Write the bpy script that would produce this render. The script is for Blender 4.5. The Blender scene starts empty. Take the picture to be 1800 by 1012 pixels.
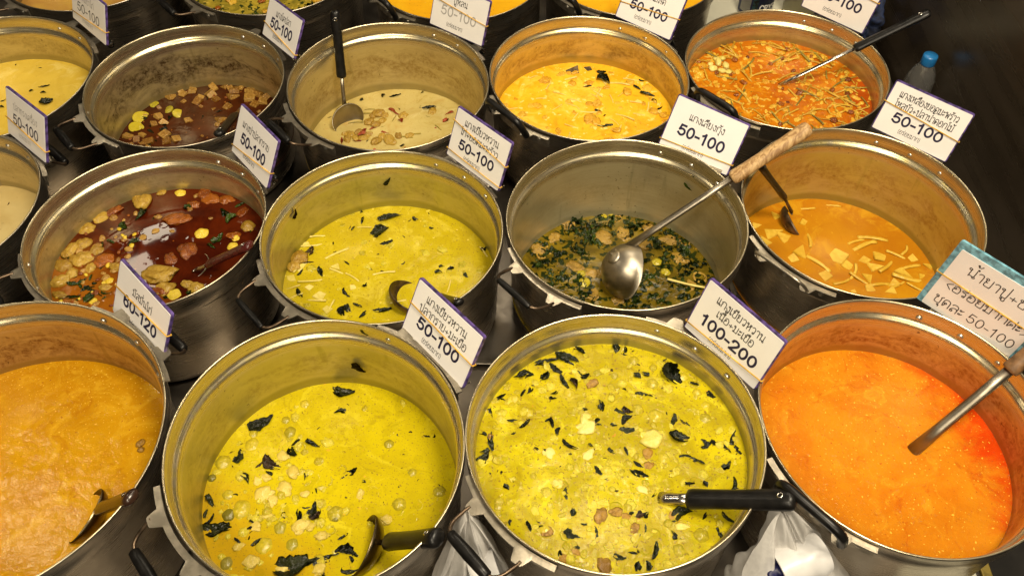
import bpy, bmesh, math, random
from mathutils import Vector, Matrix, Quaternion, noise
random.seed(7)
R_ = math.radians
scene = bpy.context.scene
COL = scene.collection

# ------------------------------------------------------------------ camera
CAM_H, CAM_P, CAM_R, CAM_F = 1.083907, 0.879817, 0.012673, 1517.566972      # height, pitch, roll, focal length (in 1800 px)
fw = Vector((0, math.cos(CAM_P), -math.sin(CAM_P)))
rt0 = Vector((1, 0, 0)); up0 = rt0.cross(fw)
rt = rt0*math.cos(CAM_R) + up0*math.sin(CAM_R)
up = -rt0*math.sin(CAM_R) + up0*math.cos(CAM_R)
CAM_O = Vector((0, 0, CAM_H))
cd = bpy.data.cameras.new('camera'); cam = bpy.data.objects.new('camera', cd); COL.objects.link(cam)
cd.sensor_width = 36; cd.lens = 36*CAM_F/1800; cd.clip_start = .02; cd.clip_end = 60
m3 = Matrix((rt, up, -fw)).transposed()
cam.matrix_world = Matrix.Translation(CAM_O) @ m3.to_4x4()
scene.camera = cam

def ray(px, py):
    return fw + rt*((px-900)/CAM_F) - up*((py-506)/CAM_F)
def at(px, py, z):                       # where the sight line through a photo pixel meets the level z
    d = ray(px, py); return CAM_O + d*((z-CAM_H)/d.z)
def at_y(px, py, y):
    d = ray(px, py); return CAM_O + d*(y/d.y)
def mpp(p):                              # metres per photo pixel at a point
    return (p-CAM_O).dot(fw)/CAM_F

# ------------------------------------------------------------------ light
w = bpy.data.worlds.new('World'); scene.world = w; w.use_nodes = True
w.node_tree.nodes['Background'].inputs[0].default_value = (1, .80, .58, 1)
w.node_tree.nodes['Background'].inputs[1].default_value = .02
def area(name, loc, target, sx, sy, power, col=(1, .865, .645)):
    l = bpy.data.lights.new(name, 'AREA'); l.shape = 'RECTANGLE'; l.size = sx; l.size_y = sy
    l.energy = power; l.color = col
    o = bpy.data.objects.new(name, l); COL.objects.link(o); o.location = loc
    o.rotation_euler = (Vector(target)-Vector(loc)).to_track_quat('-Z', 'Y').to_euler()
    return o
area('ceiling_or_fill_lamp', (.70, .42, 2.45), (0, 1.15, 0), .60, .40, 56)
area('ceiling_or_fill_lamp', (.38, 1.36, 1.95), (.1, 1.1, 0), .24, .15, 6)
area('ceiling_or_fill_lamp', (1.7, 2.3, 2.2), (.3, 1.1, 0), .5, .3, 6)
area('ceiling_or_fill_lamp', (-1.88, 3.12, 1.9), (-.6, 1.1, 0), .17, .13, 1.3)
area('ceiling_or_fill_lamp', (-1.86, 2.80, 1.9), (-.6, 1.1, 0), .14, .17, 1.3)
area('ceiling_or_fill_lamp', (-1.92, 1.42, 1.9), (-.6, .9, 0), .24, .15, 4)
area('ceiling_or_fill_lamp', (.3, 2.9, 2.3), (.1, 1.2, 0), 1.3, .25, 14)  # rear strip added to put a highlight on the pot ledges
area('ceiling_or_fill_lamp', (-.6, -.7, 2.4), (-.2, 1.0, 0), .6, .4, 30)  # front fill behind the camera, added to brighten the cards
area('ceiling_or_fill_lamp', (.1, -1.5, 1.9), (0, .6, -.1), 1.5, .5, 26)  # wide frontal fill, added to brighten the nearest pot walls and the cards
vs = scene.view_settings
vs.view_transform = 'Standard'; vs.look = 'None'; vs.exposure = .36; vs.gamma = 1; vs.use_curve_mapping = False

# ------------------------------------------------------------------ helpers
def tag(o, label=None, cat=None, group=None, kind=None):
    if label: o['label'] = label
    if cat: o['category'] = cat
    if group: o['group'] = group
    if kind: o['kind'] = kind
    return o
def link(name, me, mat=None, parent=None, loc=None):
    o = bpy.data.objects.new(name, me); COL.objects.link(o)
    if mat is not None and not me.materials:
        for m in (mat if isinstance(mat, (list, tuple)) else [mat]): me.materials.append(m)
    if parent: o.parent = parent
    if loc is not None: o.location = loc
    return o
def finish(bm, name, smooth=True):
    bmesh.ops.recalc_face_normals(bm, faces=bm.faces)
    me = bpy.data.meshes.new(name); bm.to_mesh(me); bm.free()
    if smooth: me.polygons.foreach_set('use_smooth', [True]*len(me.polygons))
    return me
def obj(name, bm, mat=None, parent=None, loc=None, smooth=True):
    return link(name, finish(bm, name, smooth), mat, parent, loc)
def empty(name, loc, **k):
    o = bpy.data.objects.new(name, None); COL.objects.link(o); o.location = loc; o.empty_display_size = .05
    tag(o, **k); return o

def catmull(pts, n=6):
    pts = [Vector(p) for p in pts]
    if len(pts) < 3:
        return [pts[0].lerp(pts[-1], i/n) for i in range(n+1)]
    out = []
    for i in range(len(pts)-1):
        p0 = pts[max(i-1, 0)]; p1 = pts[i]; p2 = pts[i+1]; p3 = pts[min(i+2, len(pts)-1)]
        for k in range(n):
            t = k/n
            out.append(.5*((2*p1)+(p2-p0)*t+(2*p0-5*p1+4*p2-p3)*t*t+(3*p1-p0-3*p2+p3)*t**3))
    out.append(pts[-1]); return out
def add_tube(bm, pts, rad, seg=10, flat=1.0, upv=Vector((0, 0, 1))):
    """tube along points; rad a number or one per point; flat squashes it along upv"""
    n = len(pts); rr = rad if isinstance(rad, (list, tuple)) else [rad]*n
    rings = []
    for i, p in enumerate(pts):
        p = Vector(p)
        t = (Vector(pts[min(i+1, n-1)])-Vector(pts[max(i-1, 0)])).normalized()
        a = t.cross(upv)
        if a.length < 1e-3: a = t.cross(Vector((1, 0, 0)))
        a.normalize(); b = a.cross(t).normalized()
        rings.append([bm.verts.new(p+a*math.cos(2*math.pi*k/seg)*rr[i]+b*math.sin(2*math.pi*k/seg)*rr[i]*flat) for k in range(seg)])
    for i in range(n-1):
        for k in range(seg):
            bm.faces.new((rings[i][k], rings[i][(k+1) % seg], rings[i+1][(k+1) % seg], rings[i+1][k]))
    bm.faces.new(rings[0]); bm.faces.new(rings[-1][::-1])
def add_lathe(bm, prof, seg=64, oval=(0, 0), mats=None, M=None, close=False):
    rings = []
    for (r, z) in prof:
        ring = []
        for k in range(seg):
            a = 2*math.pi*k/seg; q = r*(1+oval[0]*math.cos(2*a)+oval[1]*math.sin(2*a))
            v = Vector((q*math.cos(a), q*math.sin(a), z))
            ring.append(bm.verts.new(M @ v if M else v))
        rings.append(ring)
    for i in range(len(prof)-1):
        for k in range(seg):
            f = bm.faces.new((rings[i][k], rings[i][(k+1) % seg], rings[i+1][(k+1) % seg], rings[i+1][k]))
            if mats: f.material_index = mats[i]
    if close:
        bm.faces.new(rings[0]); bm.faces.new(rings[-1])
    return rings
def add_box(bm, c, s, M=None, bev=0):
    r = bmesh.ops.create_cube(bm, size=1)
    for v in r['verts']:
        v.co = Vector((v.co.x*s[0], v.co.y*s[1], v.co.z*s[2]))+Vector(c)
        if M: v.co = M @ v.co
    if bev:
        es = list({e for v in r['verts'] for e in v.link_edges})
        bmesh.ops.bevel(bm, geom=es, offset=bev, segments=2, affect='EDGES', profile=.5)

# ------------------------------------------------------------------ node shorthand
class NT:
    def __init__(s, name):
        s.m = bpy.data.materials.new(name); s.m.use_nodes = True; s.t = s.m.node_tree; s.n = s.t.nodes
        s.b = s.n['Principled BSDF']; s.out = s.n['Material Output']
        s._tc = None
    def new(s, t, **k):
        x = s.n.new(t)
        for a, v in k.items(): setattr(x, a, v)
        return x
    def put(s, sock, v):
        if hasattr(v, 'is_output') or isinstance(v, bpy.types.NodeSocket): s.t.links.new(v, sock)
        else: sock.default_value = v
    def co(s, kind='Object'):
        if not s._tc: s._tc = s.new('ShaderNodeTexCoord')
        return s._tc.outputs[kind]
    def mapping(s, sc=(1, 1, 1), loc=(0, 0, 0), v=None):
        x = s.new('ShaderNodeMapping'); s.put(x.inputs['Vector'], v or s.co())
        x.inputs['Scale'].default_value = sc; x.inputs['Location'].default_value = loc
        return x.outputs[0]
    def noise(s, scale, detail=3, rough=.55, dist=0, v=None):
        x = s.new('ShaderNodeTexNoise'); s.put(x.inputs['Vector'], v or s.co())
        x.inputs['Scale'].default_value = scale; x.inputs['Detail'].default_value = detail
        x.inputs['Roughness'].default_value = rough; x.inputs['Distortion'].default_value = dist
        return x.outputs['Fac']
    def voro(s, scale, v=None, feat='F1', out='Distance', rnd=1):
        x = s.new('ShaderNodeTexVoronoi', feature=feat); s.put(x.inputs['Vector'], v or s.co())
        x.inputs['Scale'].default_value = scale; x.inputs['Randomness'].default_value = rnd
        return x.outputs[out]
    def math(s, op, a, b=0.0, c=None, clamp=False):
        x = s.new('ShaderNodeMath', operation=op, use_clamp=clamp)
        s.put(x.inputs[0], a); s.put(x.inputs[1], b)
        if c is not None: s.put(x.inputs[2], c)
        return x.outputs[0]
    def ramp(s, v, lo, hi, a=0.0, b=1.0, smooth=True):
        x = s.new('ShaderNodeMapRange'); x.interpolation_type = 'SMOOTHSTEP' if smooth else 'LINEAR'; x.clamp = True
        s.put(x.inputs['Value'], v)
        for k, q in (('From Min', lo), ('From Max', hi), ('To Min', a), ('To Max', b)): s.put(x.inputs[k], q)
        return x.outputs[0]
    def mix(s, f, a, b):
        x = s.new('ShaderNodeMix', data_type='RGBA')
        s.put(x.inputs[0], f)
        for k, q in ((6, a), (7, b)):
            s.put(x.inputs[k], (*q, 1) if isinstance(q, tuple) and len(q) == 3 else q)
        return x.outputs[2]
    def sep(s, v=None):
        x = s.new('ShaderNodeSeparateXYZ'); s.put(x.inputs[0], v or s.co()); return x.outputs
    def bump(s, h, strength=.3, dist=.002, prev=None):
        x = s.new('ShaderNodeBump'); s.put(x.inputs['Height'], h)
        x.inputs['Strength'].default_value = strength; x.inputs['Distance'].default_value = dist
        if prev is not None: s.put(x.inputs['Normal'], prev)
        return x.outputs[0]
    def set(s, **k):
        names = dict(col='Base Color', rough='Roughness', metal='Metallic', spec='Specular IOR Level', normal='Normal',
                     trans='Transmission Weight', ior='IOR', alpha='Alpha', coat='Coat Weight', coatr='Coat Roughness', sss='Subsurface Weight')
        for a, v in k.items():
            if isinstance(v, tuple) and len(v) == 3: v = (*v, 1)
            s.put(s.b.inputs[names[a]], v)
        return s.m

def simple(name, col, rough=.5, metal=0, var=.15, scale=40, bump=.0, bscale=200, **k):
    t = NT(name)
    f = t.noise(scale, 4)
    c2 = tuple(x*(1-var*2) for x in col)
    args = dict(col=t.mix(t.ramp(f, .35, .65), c2, col), rough=rough, metal=metal, **k)
    if bump: args['normal'] = t.bump(t.noise(bscale, 3), bump, .001)
    return t.set(**args)

# ------------------------------------------------------------------ general materials
def metal_mat(name, col=(.56, .53, .48), rough=.32, dirt=.5):
    t = NT(name)
    v = t.mapping((1, 1, 60)); st = t.noise(14, 4, .6, 0, v)
    blot = t.noise(9, 5, .6)
    c = t.mix(t.ramp(st, .3, .7), tuple(x*.82 for x in col), col)
    c = t.mix(t.math('MULTIPLY', t.ramp(blot, .5, .75), dirt), c, (.20, .15, .09))
    r = t.math('ADD', t.ramp(st, .3, .7, rough-.06, rough+.08), t.ramp(blot, .4, .8, 0, .2))
    return t.set(col=c, metal=.97, rough=r, normal=t.bump(st, .10, .0006))
M_OUT = metal_mat('brushed_aluminium_outside', (.42, .37, .30), .28, .45)
M_STEEL = simple('steel', (.62, .58, .52), .22, 1, .12, 30, .05, 200)
M_COUNTER = metal_mat('counter_steel', (.20, .175, .145), .34, .6)
M_BRACKET = simple('bracket_aluminium', (.50, .44, .34), .34, .9, .15, 60, .15, 300)
M_RIVET = simple('rivet_aluminium', (.72, .66, .55), .3, .9, .1, 60)
M_DARKSTEEL = simple('stained_steel', (.20, .155, .085), .26, 1, .25, 24, .05, 200)
M_DULL = simple('dull_steel', (.42, .37, .29), .38, 1, .2, 14, .06, 200)
M_BLACK = simple('black_plastic', (.010, .009, .008), .34, 0, .3, 60, .08, 400, spec=.3)
M_WIREDARK = simple('dark_wire', (.16, .11, .07), .32, .8, .3, 60)
def wood():
    t = NT('pale_wood'); v = t.mapping((30, 30, 5))
    f = t.noise(3, 5, .6, 1.5, v)
    c = t.mix(t.ramp(f, .35, .65), (.28, .15, .055), (.58, .38, .17))
    return t.set(col=c, rough=.55, normal=t.bump(f, .3, .001))
M_WOOD = wood()
M_PAPER = simple('laminated_white_paper', (.86, .83, .80), .30, 0, .03, 12, .10, 9, coat=.4, coatr=.10)
M_PURPLE = simple('purple_card_backing', (.13, .08, .30), .4, 0, .4, 90)
M_BLUE = simple('light_blue_card_backing', (.22, .50, .62), .4, 0, .3, 90)
M_INK = simple('navy_ink', (.012, .010, .045), .5, 0, .05)
M_INKTHIN = simple('black_ink', (.022, .018, .020), .5, 0, .05)
M_FADED = simple('faded_ink', (.42, .40, .38), .5, 0, .05)
M_BAND = simple('rubber_band_yellow', (.80, .45, .05), .5, 0, .2)

# ------------------------------------------------------------------ Thai and digit strokes
O = 'o'
TH = {
 'ก': (.78, [[(.12,0),(.12,.5),(.2,.66),(.06,.74),(.18,.93),(.4,1),(.6,.92),(.66,.72),(.66,0)]]),
 'ข': (.74, [(O,.16,.86,.11), [(.27,.86),(.25,.7),(.15,.58),(.14,.12),(.22,0),(.5,0),(.6,.1),(.6,1)]]),
 'ค': (.76, [(O,.34,.46,.1), [(.34,.36),(.2,.2),(.1,0),(.08,.5),(.12,.85),(.35,1),(.58,.87),(.63,.6),(.63,0)]]),
 'ง': (.62, [(O,.38,.88,.11), [(.49,.88),(.5,.15),(.4,0),(.3,.08),(.04,.5)]]),
 'ช': (.8, [(O,.16,.86,.11), [(.27,.86),(.25,.7),(.15,.58),(.14,.12),(.22,0),(.5,0),(.6,.1),(.6,.72),(.54,.84),(.72,1.02)]]),
 'ซ': (.8, [(O,.16,.86,.11), [(.27,.86),(.25,.7),(.15,.58),(.14,.12),(.22,0),(.5,0),(.6,.1),(.6,.72),(.54,.84),(.72,1.02)]]),
 'ด': (.76, [(O,.27,.46,.1), [(.27,.36),(.12,.0),(.07,.55),(.14,.88),(.35,1),(.58,.88),(.63,.6),(.63,0)]]),
 'ต': (.78, [(O,.27,.46,.1), [(.27,.36),(.12,.0),(.06,.55),(.1,.9),(.24,1),(.35,.88),(.47,1),(.6,.9),(.64,.6),(.64,0)]]),
 'น': (.8, [(O,.13,.88,.11), [(.22,.84),(.22,0)], [(.22,.1),(.38,.18),(.52,.08)], (O,.62,.09,.1), [(.62,.19),(.62,1)]]),
 'บ': (.76, [(O,.13,.88,.11), [(.22,.84),(.22,.1),(.3,0),(.54,0),(.62,.1),(.62,1)]]),
 'ป': (.76, [(O,.13,.88,.11), [(.22,.84),(.22,.1),(.3,0),(.54,0),(.62,.1),(.62,1.45)]]),
 'พ': (.84, [(O,.13,.88,.11), [(.22,.86),(.24,.45),(.26,0)], [(.26,0),(.44,.72)], [(.44,.72),(.64,0)], [(.64,0),(.7,1)]]),
 'ม': (.8, [(O,.13,.88,.11), [(.22,.84),(.22,.14)], (O,.16,.08,.09), [(.25,.05),(.6,.05)], [(.62,.03),(.62,1)]]),
 'ย': (.76, [(O,.16,.88,.11), [(.25,.82),(.13,.68),(.15,.55),(.28,.52)], [(.24,.5),(.13,.42),(.12,.1),(.22,0),(.52,0),(.61,.1),(.61,1)]]),
 'ร': (.6, [(O,.32,.11,.1), [(.42,.12),(.42,.55),(.34,.68),(.1,.72),(.06,.84),(.18,.96),(.32,.95),(.48,1.02)]]),
 'ล': (.76, [(O,.18,.12,.11), [(.1,.18),(.14,.36),(.34,.55),(.52,.55),(.62,.42)], [(.08,.82),(.2,.97),(.42,1),(.58,.9),(.63,.7),(.63,0)]]),
 'ว': (.64, [(O,.36,.12,.11), [(.47,.12),(.5,.7),(.42,.93),(.24,1),(.05,.84)]]),
 'ส': (.8, [(O,.18,.12,.11), [(.1,.18),(.14,.36),(.34,.55),(.52,.55),(.62,.42)], [(.08,.82),(.2,.97),(.42,1),(.58,.9),(.63,.7),(.63,0)], [(.5,.86),(.74,1.12)]]),
 'ห': (.8, [(O,.13,.88,.11), [(.22,.84),(.22,0)], [(.22,.28),(.45,.6),(.54,.74)], (O,.58,.86,.1), [(.52,.74),(.6,.5),(.63,0)]]),
 'อ': (.76, [(O,.2,.6,.1), [(.12,.54),(.08,.2),(.18,0),(.5,0),(.62,.15),(.64,.65),(.52,.93),(.34,1),(.1,.86)]]),
 'ท': (.8, [(O,.13,.88,.11), [(.22,.84),(.22,0)], [(.22,.6),(.4,.95),(.56,.97),(.63,.8),(.63,0)]]),
 'ฉ': (.8, [(O,.2,.6,.1), [(.12,.54),(.08,.2),(.18,0),(.34,.1)], (O,.62,.1,.1), [(.1,.86),(.34,1),(.6,.9),(.63,.6),(.63,.2)]]),
 'ะ': (.48, [(O,.12,.74,.08), [(.2,.72),(.36,.86)], (O,.12,.24,.08), [(.2,.22),(.36,.36)]]),
 'า': (.56, [[(.04,.85),(.15,.98),(.3,1),(.42,.85),(.42,0)]]),
 'เ': (.34, [(O,.2,.11,.1), [(.1,.12),(.1,1)]]),
 'แ': (.64, [(O,.2,.11,.1), [(.1,.12),(.1,1)], (O,.5,.11,.1), [(.4,.12),(.4,1)]]),
 'ไ': (.42, [(O,.3,.11,.1), [(.2,.12),(.2,1.0),(.16,1.2),(.04,1.3),(.1,1.46),(.28,1.44)]]),
 'ิ': (0, [[(-.55,1.15),(-.34,1.32),(-.1,1.15)], [(-.55,1.13),(-.1,1.13)]]),
 'ี': (0, [[(-.55,1.15),(-.34,1.32),(-.1,1.15)], [(-.55,1.13),(-.1,1.13)], [(-.1,1.13),(-.1,1.42)]]),
 'ื': (0, [[(-.55,1.15),(-.34,1.32),(-.1,1.15)], [(-.55,1.13),(-.1,1.13)], [(-.1,1.13),(-.1,1.42)], [(-.24,1.25),(-.24,1.42)]]),
 'ั': (0, [(O,-.36,1.22,.08), [(-.28,1.16),(-.16,1.2),(-.02,1.4)]]),
 'ุ': (0, [(O,-.22,-.2,.07), [(-.14,-.2),(-.14,-.42)]]),
 'ู': (0, [(O,-.42,-.2,.07), [(-.35,-.2),(-.34,-.4),(-.14,-.4),(-.13,-.14)]]),
 '่': (0, [[(-.14,1.16),(-.14,1.4)]]),
 '้': (0, [(O,-.34,1.34,.06), [(-.28,1.3),(-.3,1.18),(-.14,1.22),(-.02,1.42)]]),
 '๊': (0, [(O,-.4,1.3,.06), [(-.34,1.3),(-.3,1.2),(-.2,1.36),(-.14,1.2),(-.02,1.42)]]),
 '+': (.7, [[(.08,.42),(.58,.42)], [(.33,.17),(.33,.67)]]),
 '(': (.36, [[(.28,1.2),(.12,.85),(.12,.2),(.28,-.15)]]),
 ')': (.36, [[(.06,1.2),(.22,.85),(.22,.2),(.06,-.15)]]),
 '<': (.6, [[(.5,.95),(.08,.45)], [(.08,.45),(.5,-.05)]]),
 '>': (.6, [[(.08,.95),(.5,.45)], [(.5,.45),(.08,-.05)]]),
 ' ': (.4, []),
 '0': (.66, [('e',.32,.5,.23,.45)]),
 '1': (.56, [[(.12,.74),(.24,.82),(.32,.96)], [(.33,.97),(.33,0)]]),
 '2': (.66, [[(.1,.7),(.16,.88),(.32,.95),(.48,.88),(.53,.7),(.42,.48),(.1,.06)], [(.06,.05),(.56,.05)]]),
 '5': (.66, [[(.18,.93),(.53,.93)], [(.18,.93),(.12,.5)], [(.12,.5),(.3,.6),(.48,.54),(.55,.32),(.46,.1),(.28,.04),(.08,.2)]]),
 '6': (.66, [('e',.32,.32,.22,.28), [(.1,.34),(.12,.7),(.26,.92),(.42,.93),(.52,.78)]]),
 '-': (.44, [[(.06,.4),(.36,.4)]]),
 'C': (.76, [[(.64,.78),(.5,.95),(.3,.95),(.1,.7),(.1,.3),(.3,.05),(.5,.05),(.64,.22)]]),
 'R': (.76, [[(.12,0),(.12,.96)], [(.12,.94),(.48,.92),(.58,.74),(.48,.54),(.12,.5)], [(.4,.5),(.64,0)]]),
 'Y': (.76, [[(.06,.96),(.36,.5)], [(.66,.96),(.36,.5)], [(.36,.5),(.36,0)]]),
 'S': (.7, [[(.56,.8),(.4,.95),(.18,.88),(.14,.68),(.34,.52),(.54,.36),(.52,.12),(.3,.04),(.08,.2)]]),
}
TH['ำ'] = (.56, [(O, -.14, 1.2, .06)]+TH['า'][1])
UPPER = 'ิีืั'
def text_width(s): return sum(TH[c][0] for c in s)
def add_text(bm, s, x0, y0, hgt, sx, weight, z0, slant=0):
    """strokes as thin ribbons just above z0; hgt = consonant height, sx = metres per unit width"""
    x = 0; k = 0; prev = ''
    for ci, c in enumerate(s):
        adv, strokes = TH[c]
        lift = .36 if c in '่้๊' and ((prev and prev in UPPER) or s[ci+1:ci+2] == 'ำ') else 0
        for st in strokes:
            if st[0] == O or st[0] == 'e':
                rx, ry = (st[3], st[3]) if st[0] == O else (st[3], st[4])
                n = 14 if st[0] == O else 24
                pts = [Vector((x+st[1]+rx*math.cos(2*math.pi*i/n), st[2]+lift+ry*math.sin(2*math.pi*i/n), 0)) for i in range(n+1)]
                closed = True
            else:
                pts = catmull([(x+a, b+lift, 0) for a, b in st], 4) if len(st) > 2 else [Vector((x+a, b+lift, 0)) for a, b in st]
                closed = False
            pts = [Vector((x0+p.x*sx+slant*p.y*hgt, y0+p.y*hgt, z0+.00002*(k % 9))) for p in pts]
            k += 1
            ring = []; n = len(pts); wd = weight*hgt/2
            for i, p in enumerate(pts):
                if closed: t = pts[(i+1) % (n-1)]-pts[(i-1) % (n-1)]
                else: t = pts[min(i+1, n-1)]-pts[max(i-1, 0)]
                t.z = 0; t.normalize(); nn = Vector((-t.y, t.x, 0))
                q = p.copy()
                if not closed and i == 0: q = q-t*wd*.7
                if not closed and i == n-1: q = q+t*wd*.7
                ring.append((bm.verts.new(q+nn*wd), bm.verts.new(q-nn*wd)))
            for a, b in zip(ring, ring[1:]):
                try: bm.faces.new((a[0], a[1], b[1], b[0]))
                except ValueError: pass
        x += adv
        prev = c if adv or c in UPPER else prev
def text_part(parent, name, s, cx, y0, hgt, width, weight, z, mat, left=None, slant=0):
    bm = bmesh.new(); tw = text_width(s); sx = width/tw
    add_text(bm, s, (cx-width/2) if left is None else left, y0, hgt, sx, weight, z, slant)
    for f in bm.faces:
        if f.normal.z < 0: f.normal_flip()
    me = bpy.data.meshes.new(name); bm.to_mesh(me); bm.free()
    return link(name, me, mat, parent)

# ------------------------------------------------------------------ data: pots (x, y, rim radius, rim z, tilt, tilt, ovalness)
ZT = -.300                                # counter top
POTS = {
  'A': (-0.7525,0.6075,0.2528,0.0000,-0.0146,-0.0092,0.0042,0.0128),
  'B': (-0.2755,0.6086,0.2140,0.0000,-0.0163,0.0187,-0.0110,-0.0157),
  'C': (0.1500,0.6332,0.2133,0.0000,0.0091,0.0047,0.0084,0.0048),
  'D': (0.5765,0.6645,0.2146,0.0000,-0.0053,0.0107,-0.0080,0.0012),
  'E': (-0.6675,1.0848,0.2126,-0.0586,0.0091,-0.0210,0.0069,0.0131),
  'F': (-0.2367,1.0782,0.2182,-0.0586,-0.0014,-0.0070,0.0058,0.0005),
  'G': (0.2097,1.1171,0.2206,-0.0586,0.0082,0.0002,0.0096,0.0073),
  'H': (0.6525,1.1537,0.2226,-0.0586,0.0033,0.0064,-0.0011,-0.0031),
  'I': (-0.7076,1.5148,0.2107,-0.0678,0.0037,0.0076,-0.0026,0.0000),
  'J': (-0.2716,1.5235,0.2172,-0.0678,-0.0124,0.0165,-0.0036,-0.0039),
  'K': (0.1620,1.5599,0.2172,-0.0678,-0.0046,0.0127,0.0001,-0.0053),
  'L': (0.6000,1.6002,0.2207,-0.0678,0.0063,-0.0016,0.0070,0.0009),
  'Q': (-1.1450,1.5268,0.2260,-0.0678,0,0,0,0),
  'R': (-1.0950,1.1265,0.2077,-0.0586,0,0,0,0),
  'M': (-1.0612,1.9942,0.2176,-0.0700,0,0,0,0),
  'N': (-0.6160,1.9939,0.2234,-0.0700,0,0,0,0),
  'O': (-0.1450,1.9729,0.2159,-0.0700,0,0,0,0),
  'T': (0.2897,2.0029,0.2185,-0.0700,0,0,0,0),
}
DEPTH = dict(A=.147, B=.158, C=.063, D=.122, E=.100, F=.141, G=.199, H=.184, I=.158, J=.176, K=.118, L=.077, Q=.110, R=.135, M=.09, N=.06, O=.075, T=.07)
SOUPZ = {k: POTS[k][3]-DEPTH[k] for k in POTS}
SOUPZ['G'] = max(SOUPZ['G'], ZT+.03)
DISH = {   # words that single each pot out
 'A': 'orange brown curry, front row at the left edge', 'B': 'yellow green curry with the short black ladle, front row',
 'C': 'leafy yellow green curry filled almost to the rim, front row', 'D': 'smooth bright orange curry, front row at the right',
 'E': 'dark red broth with meat lumps, behind the orange brown curry', 'F': 'smooth mustard yellow curry, second row',
 'G': 'leafy brown broth with the big ladle, second row', 'H': 'amber soup with bamboo slices, second row beside the dark wall',
 'I': 'dark red broth with meat cubes, third row', 'J': 'pale cream curry with red shrimp bits, third row',
 'K': 'bright orange yellow curry with fish skin, third row', 'L': 'orange red stew of stems, third row beside the dark wall',
 'Q': 'pale yellow curry with dark strips, upper left edge', 'R': 'thin beige curry, cut off by the left edge',
 'M': 'mostly outside the frame, in the top left corner', 'N': 'green leafy stew, top row', 'O': 'plain orange curry with tiny flecks, top row middle',
 'T': 'plain orange curry, top row right of centre'}
# film colour on the inside wall, film strength, scorch colour, scorch strength
FILM = {
 'A': ((.50,.31,.05), .75, (.17,.065,.012), .85), 'B': ((.48,.40,.040), .85, (.19,.12,.02), .45), 'C': ((.56,.50,.10), .75, (.26,.17,.03), .25),
 'D': ((.60,.32,.04), .8, (.26,.085,.010), .8), 'E': ((.58,.48,.19), .6, (.24,.15,.03), .4), 'F': ((.50,.44,.05), .85, (.20,.14,.03), .4),
 'G': ((.56,.50,.27), .55, (.28,.18,.05), .2), 'H': ((.54,.42,.06), .85, (.27,.13,.02), .6), 'I': ((.46,.35,.12), .7, (.07,.037,.012), .95),
 'J': ((.58,.46,.15), .7, (.30,.19,.045), .75), 'K': ((.68,.47,.06), .8, (.25,.12,.02), .65), 'L': ((.64,.46,.12), .65, (.30,.15,.02), .25),
 'Q': ((.56,.46,.14), .6, (.2,.13,.04), .4), 'R': ((.56,.46,.20), .6, (.2,.13,.04), .35)}
HANDLE = dict(A=('grip', -40), B=('grip', -30), C=('grip', 5), D=('bail', 72), E=('grip', 12), F=('dark', -6), G=('dark', 18), H=('bare', 55),
              I=('grip', 6), J=('grip', 28), K=('bail', 66), L=('bail', 72), Q=('grip', 0), R=('grip', 10), M=('grip', 10), N=('grip', 10), O=('bail', 70), T=('bail', 66))

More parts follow.
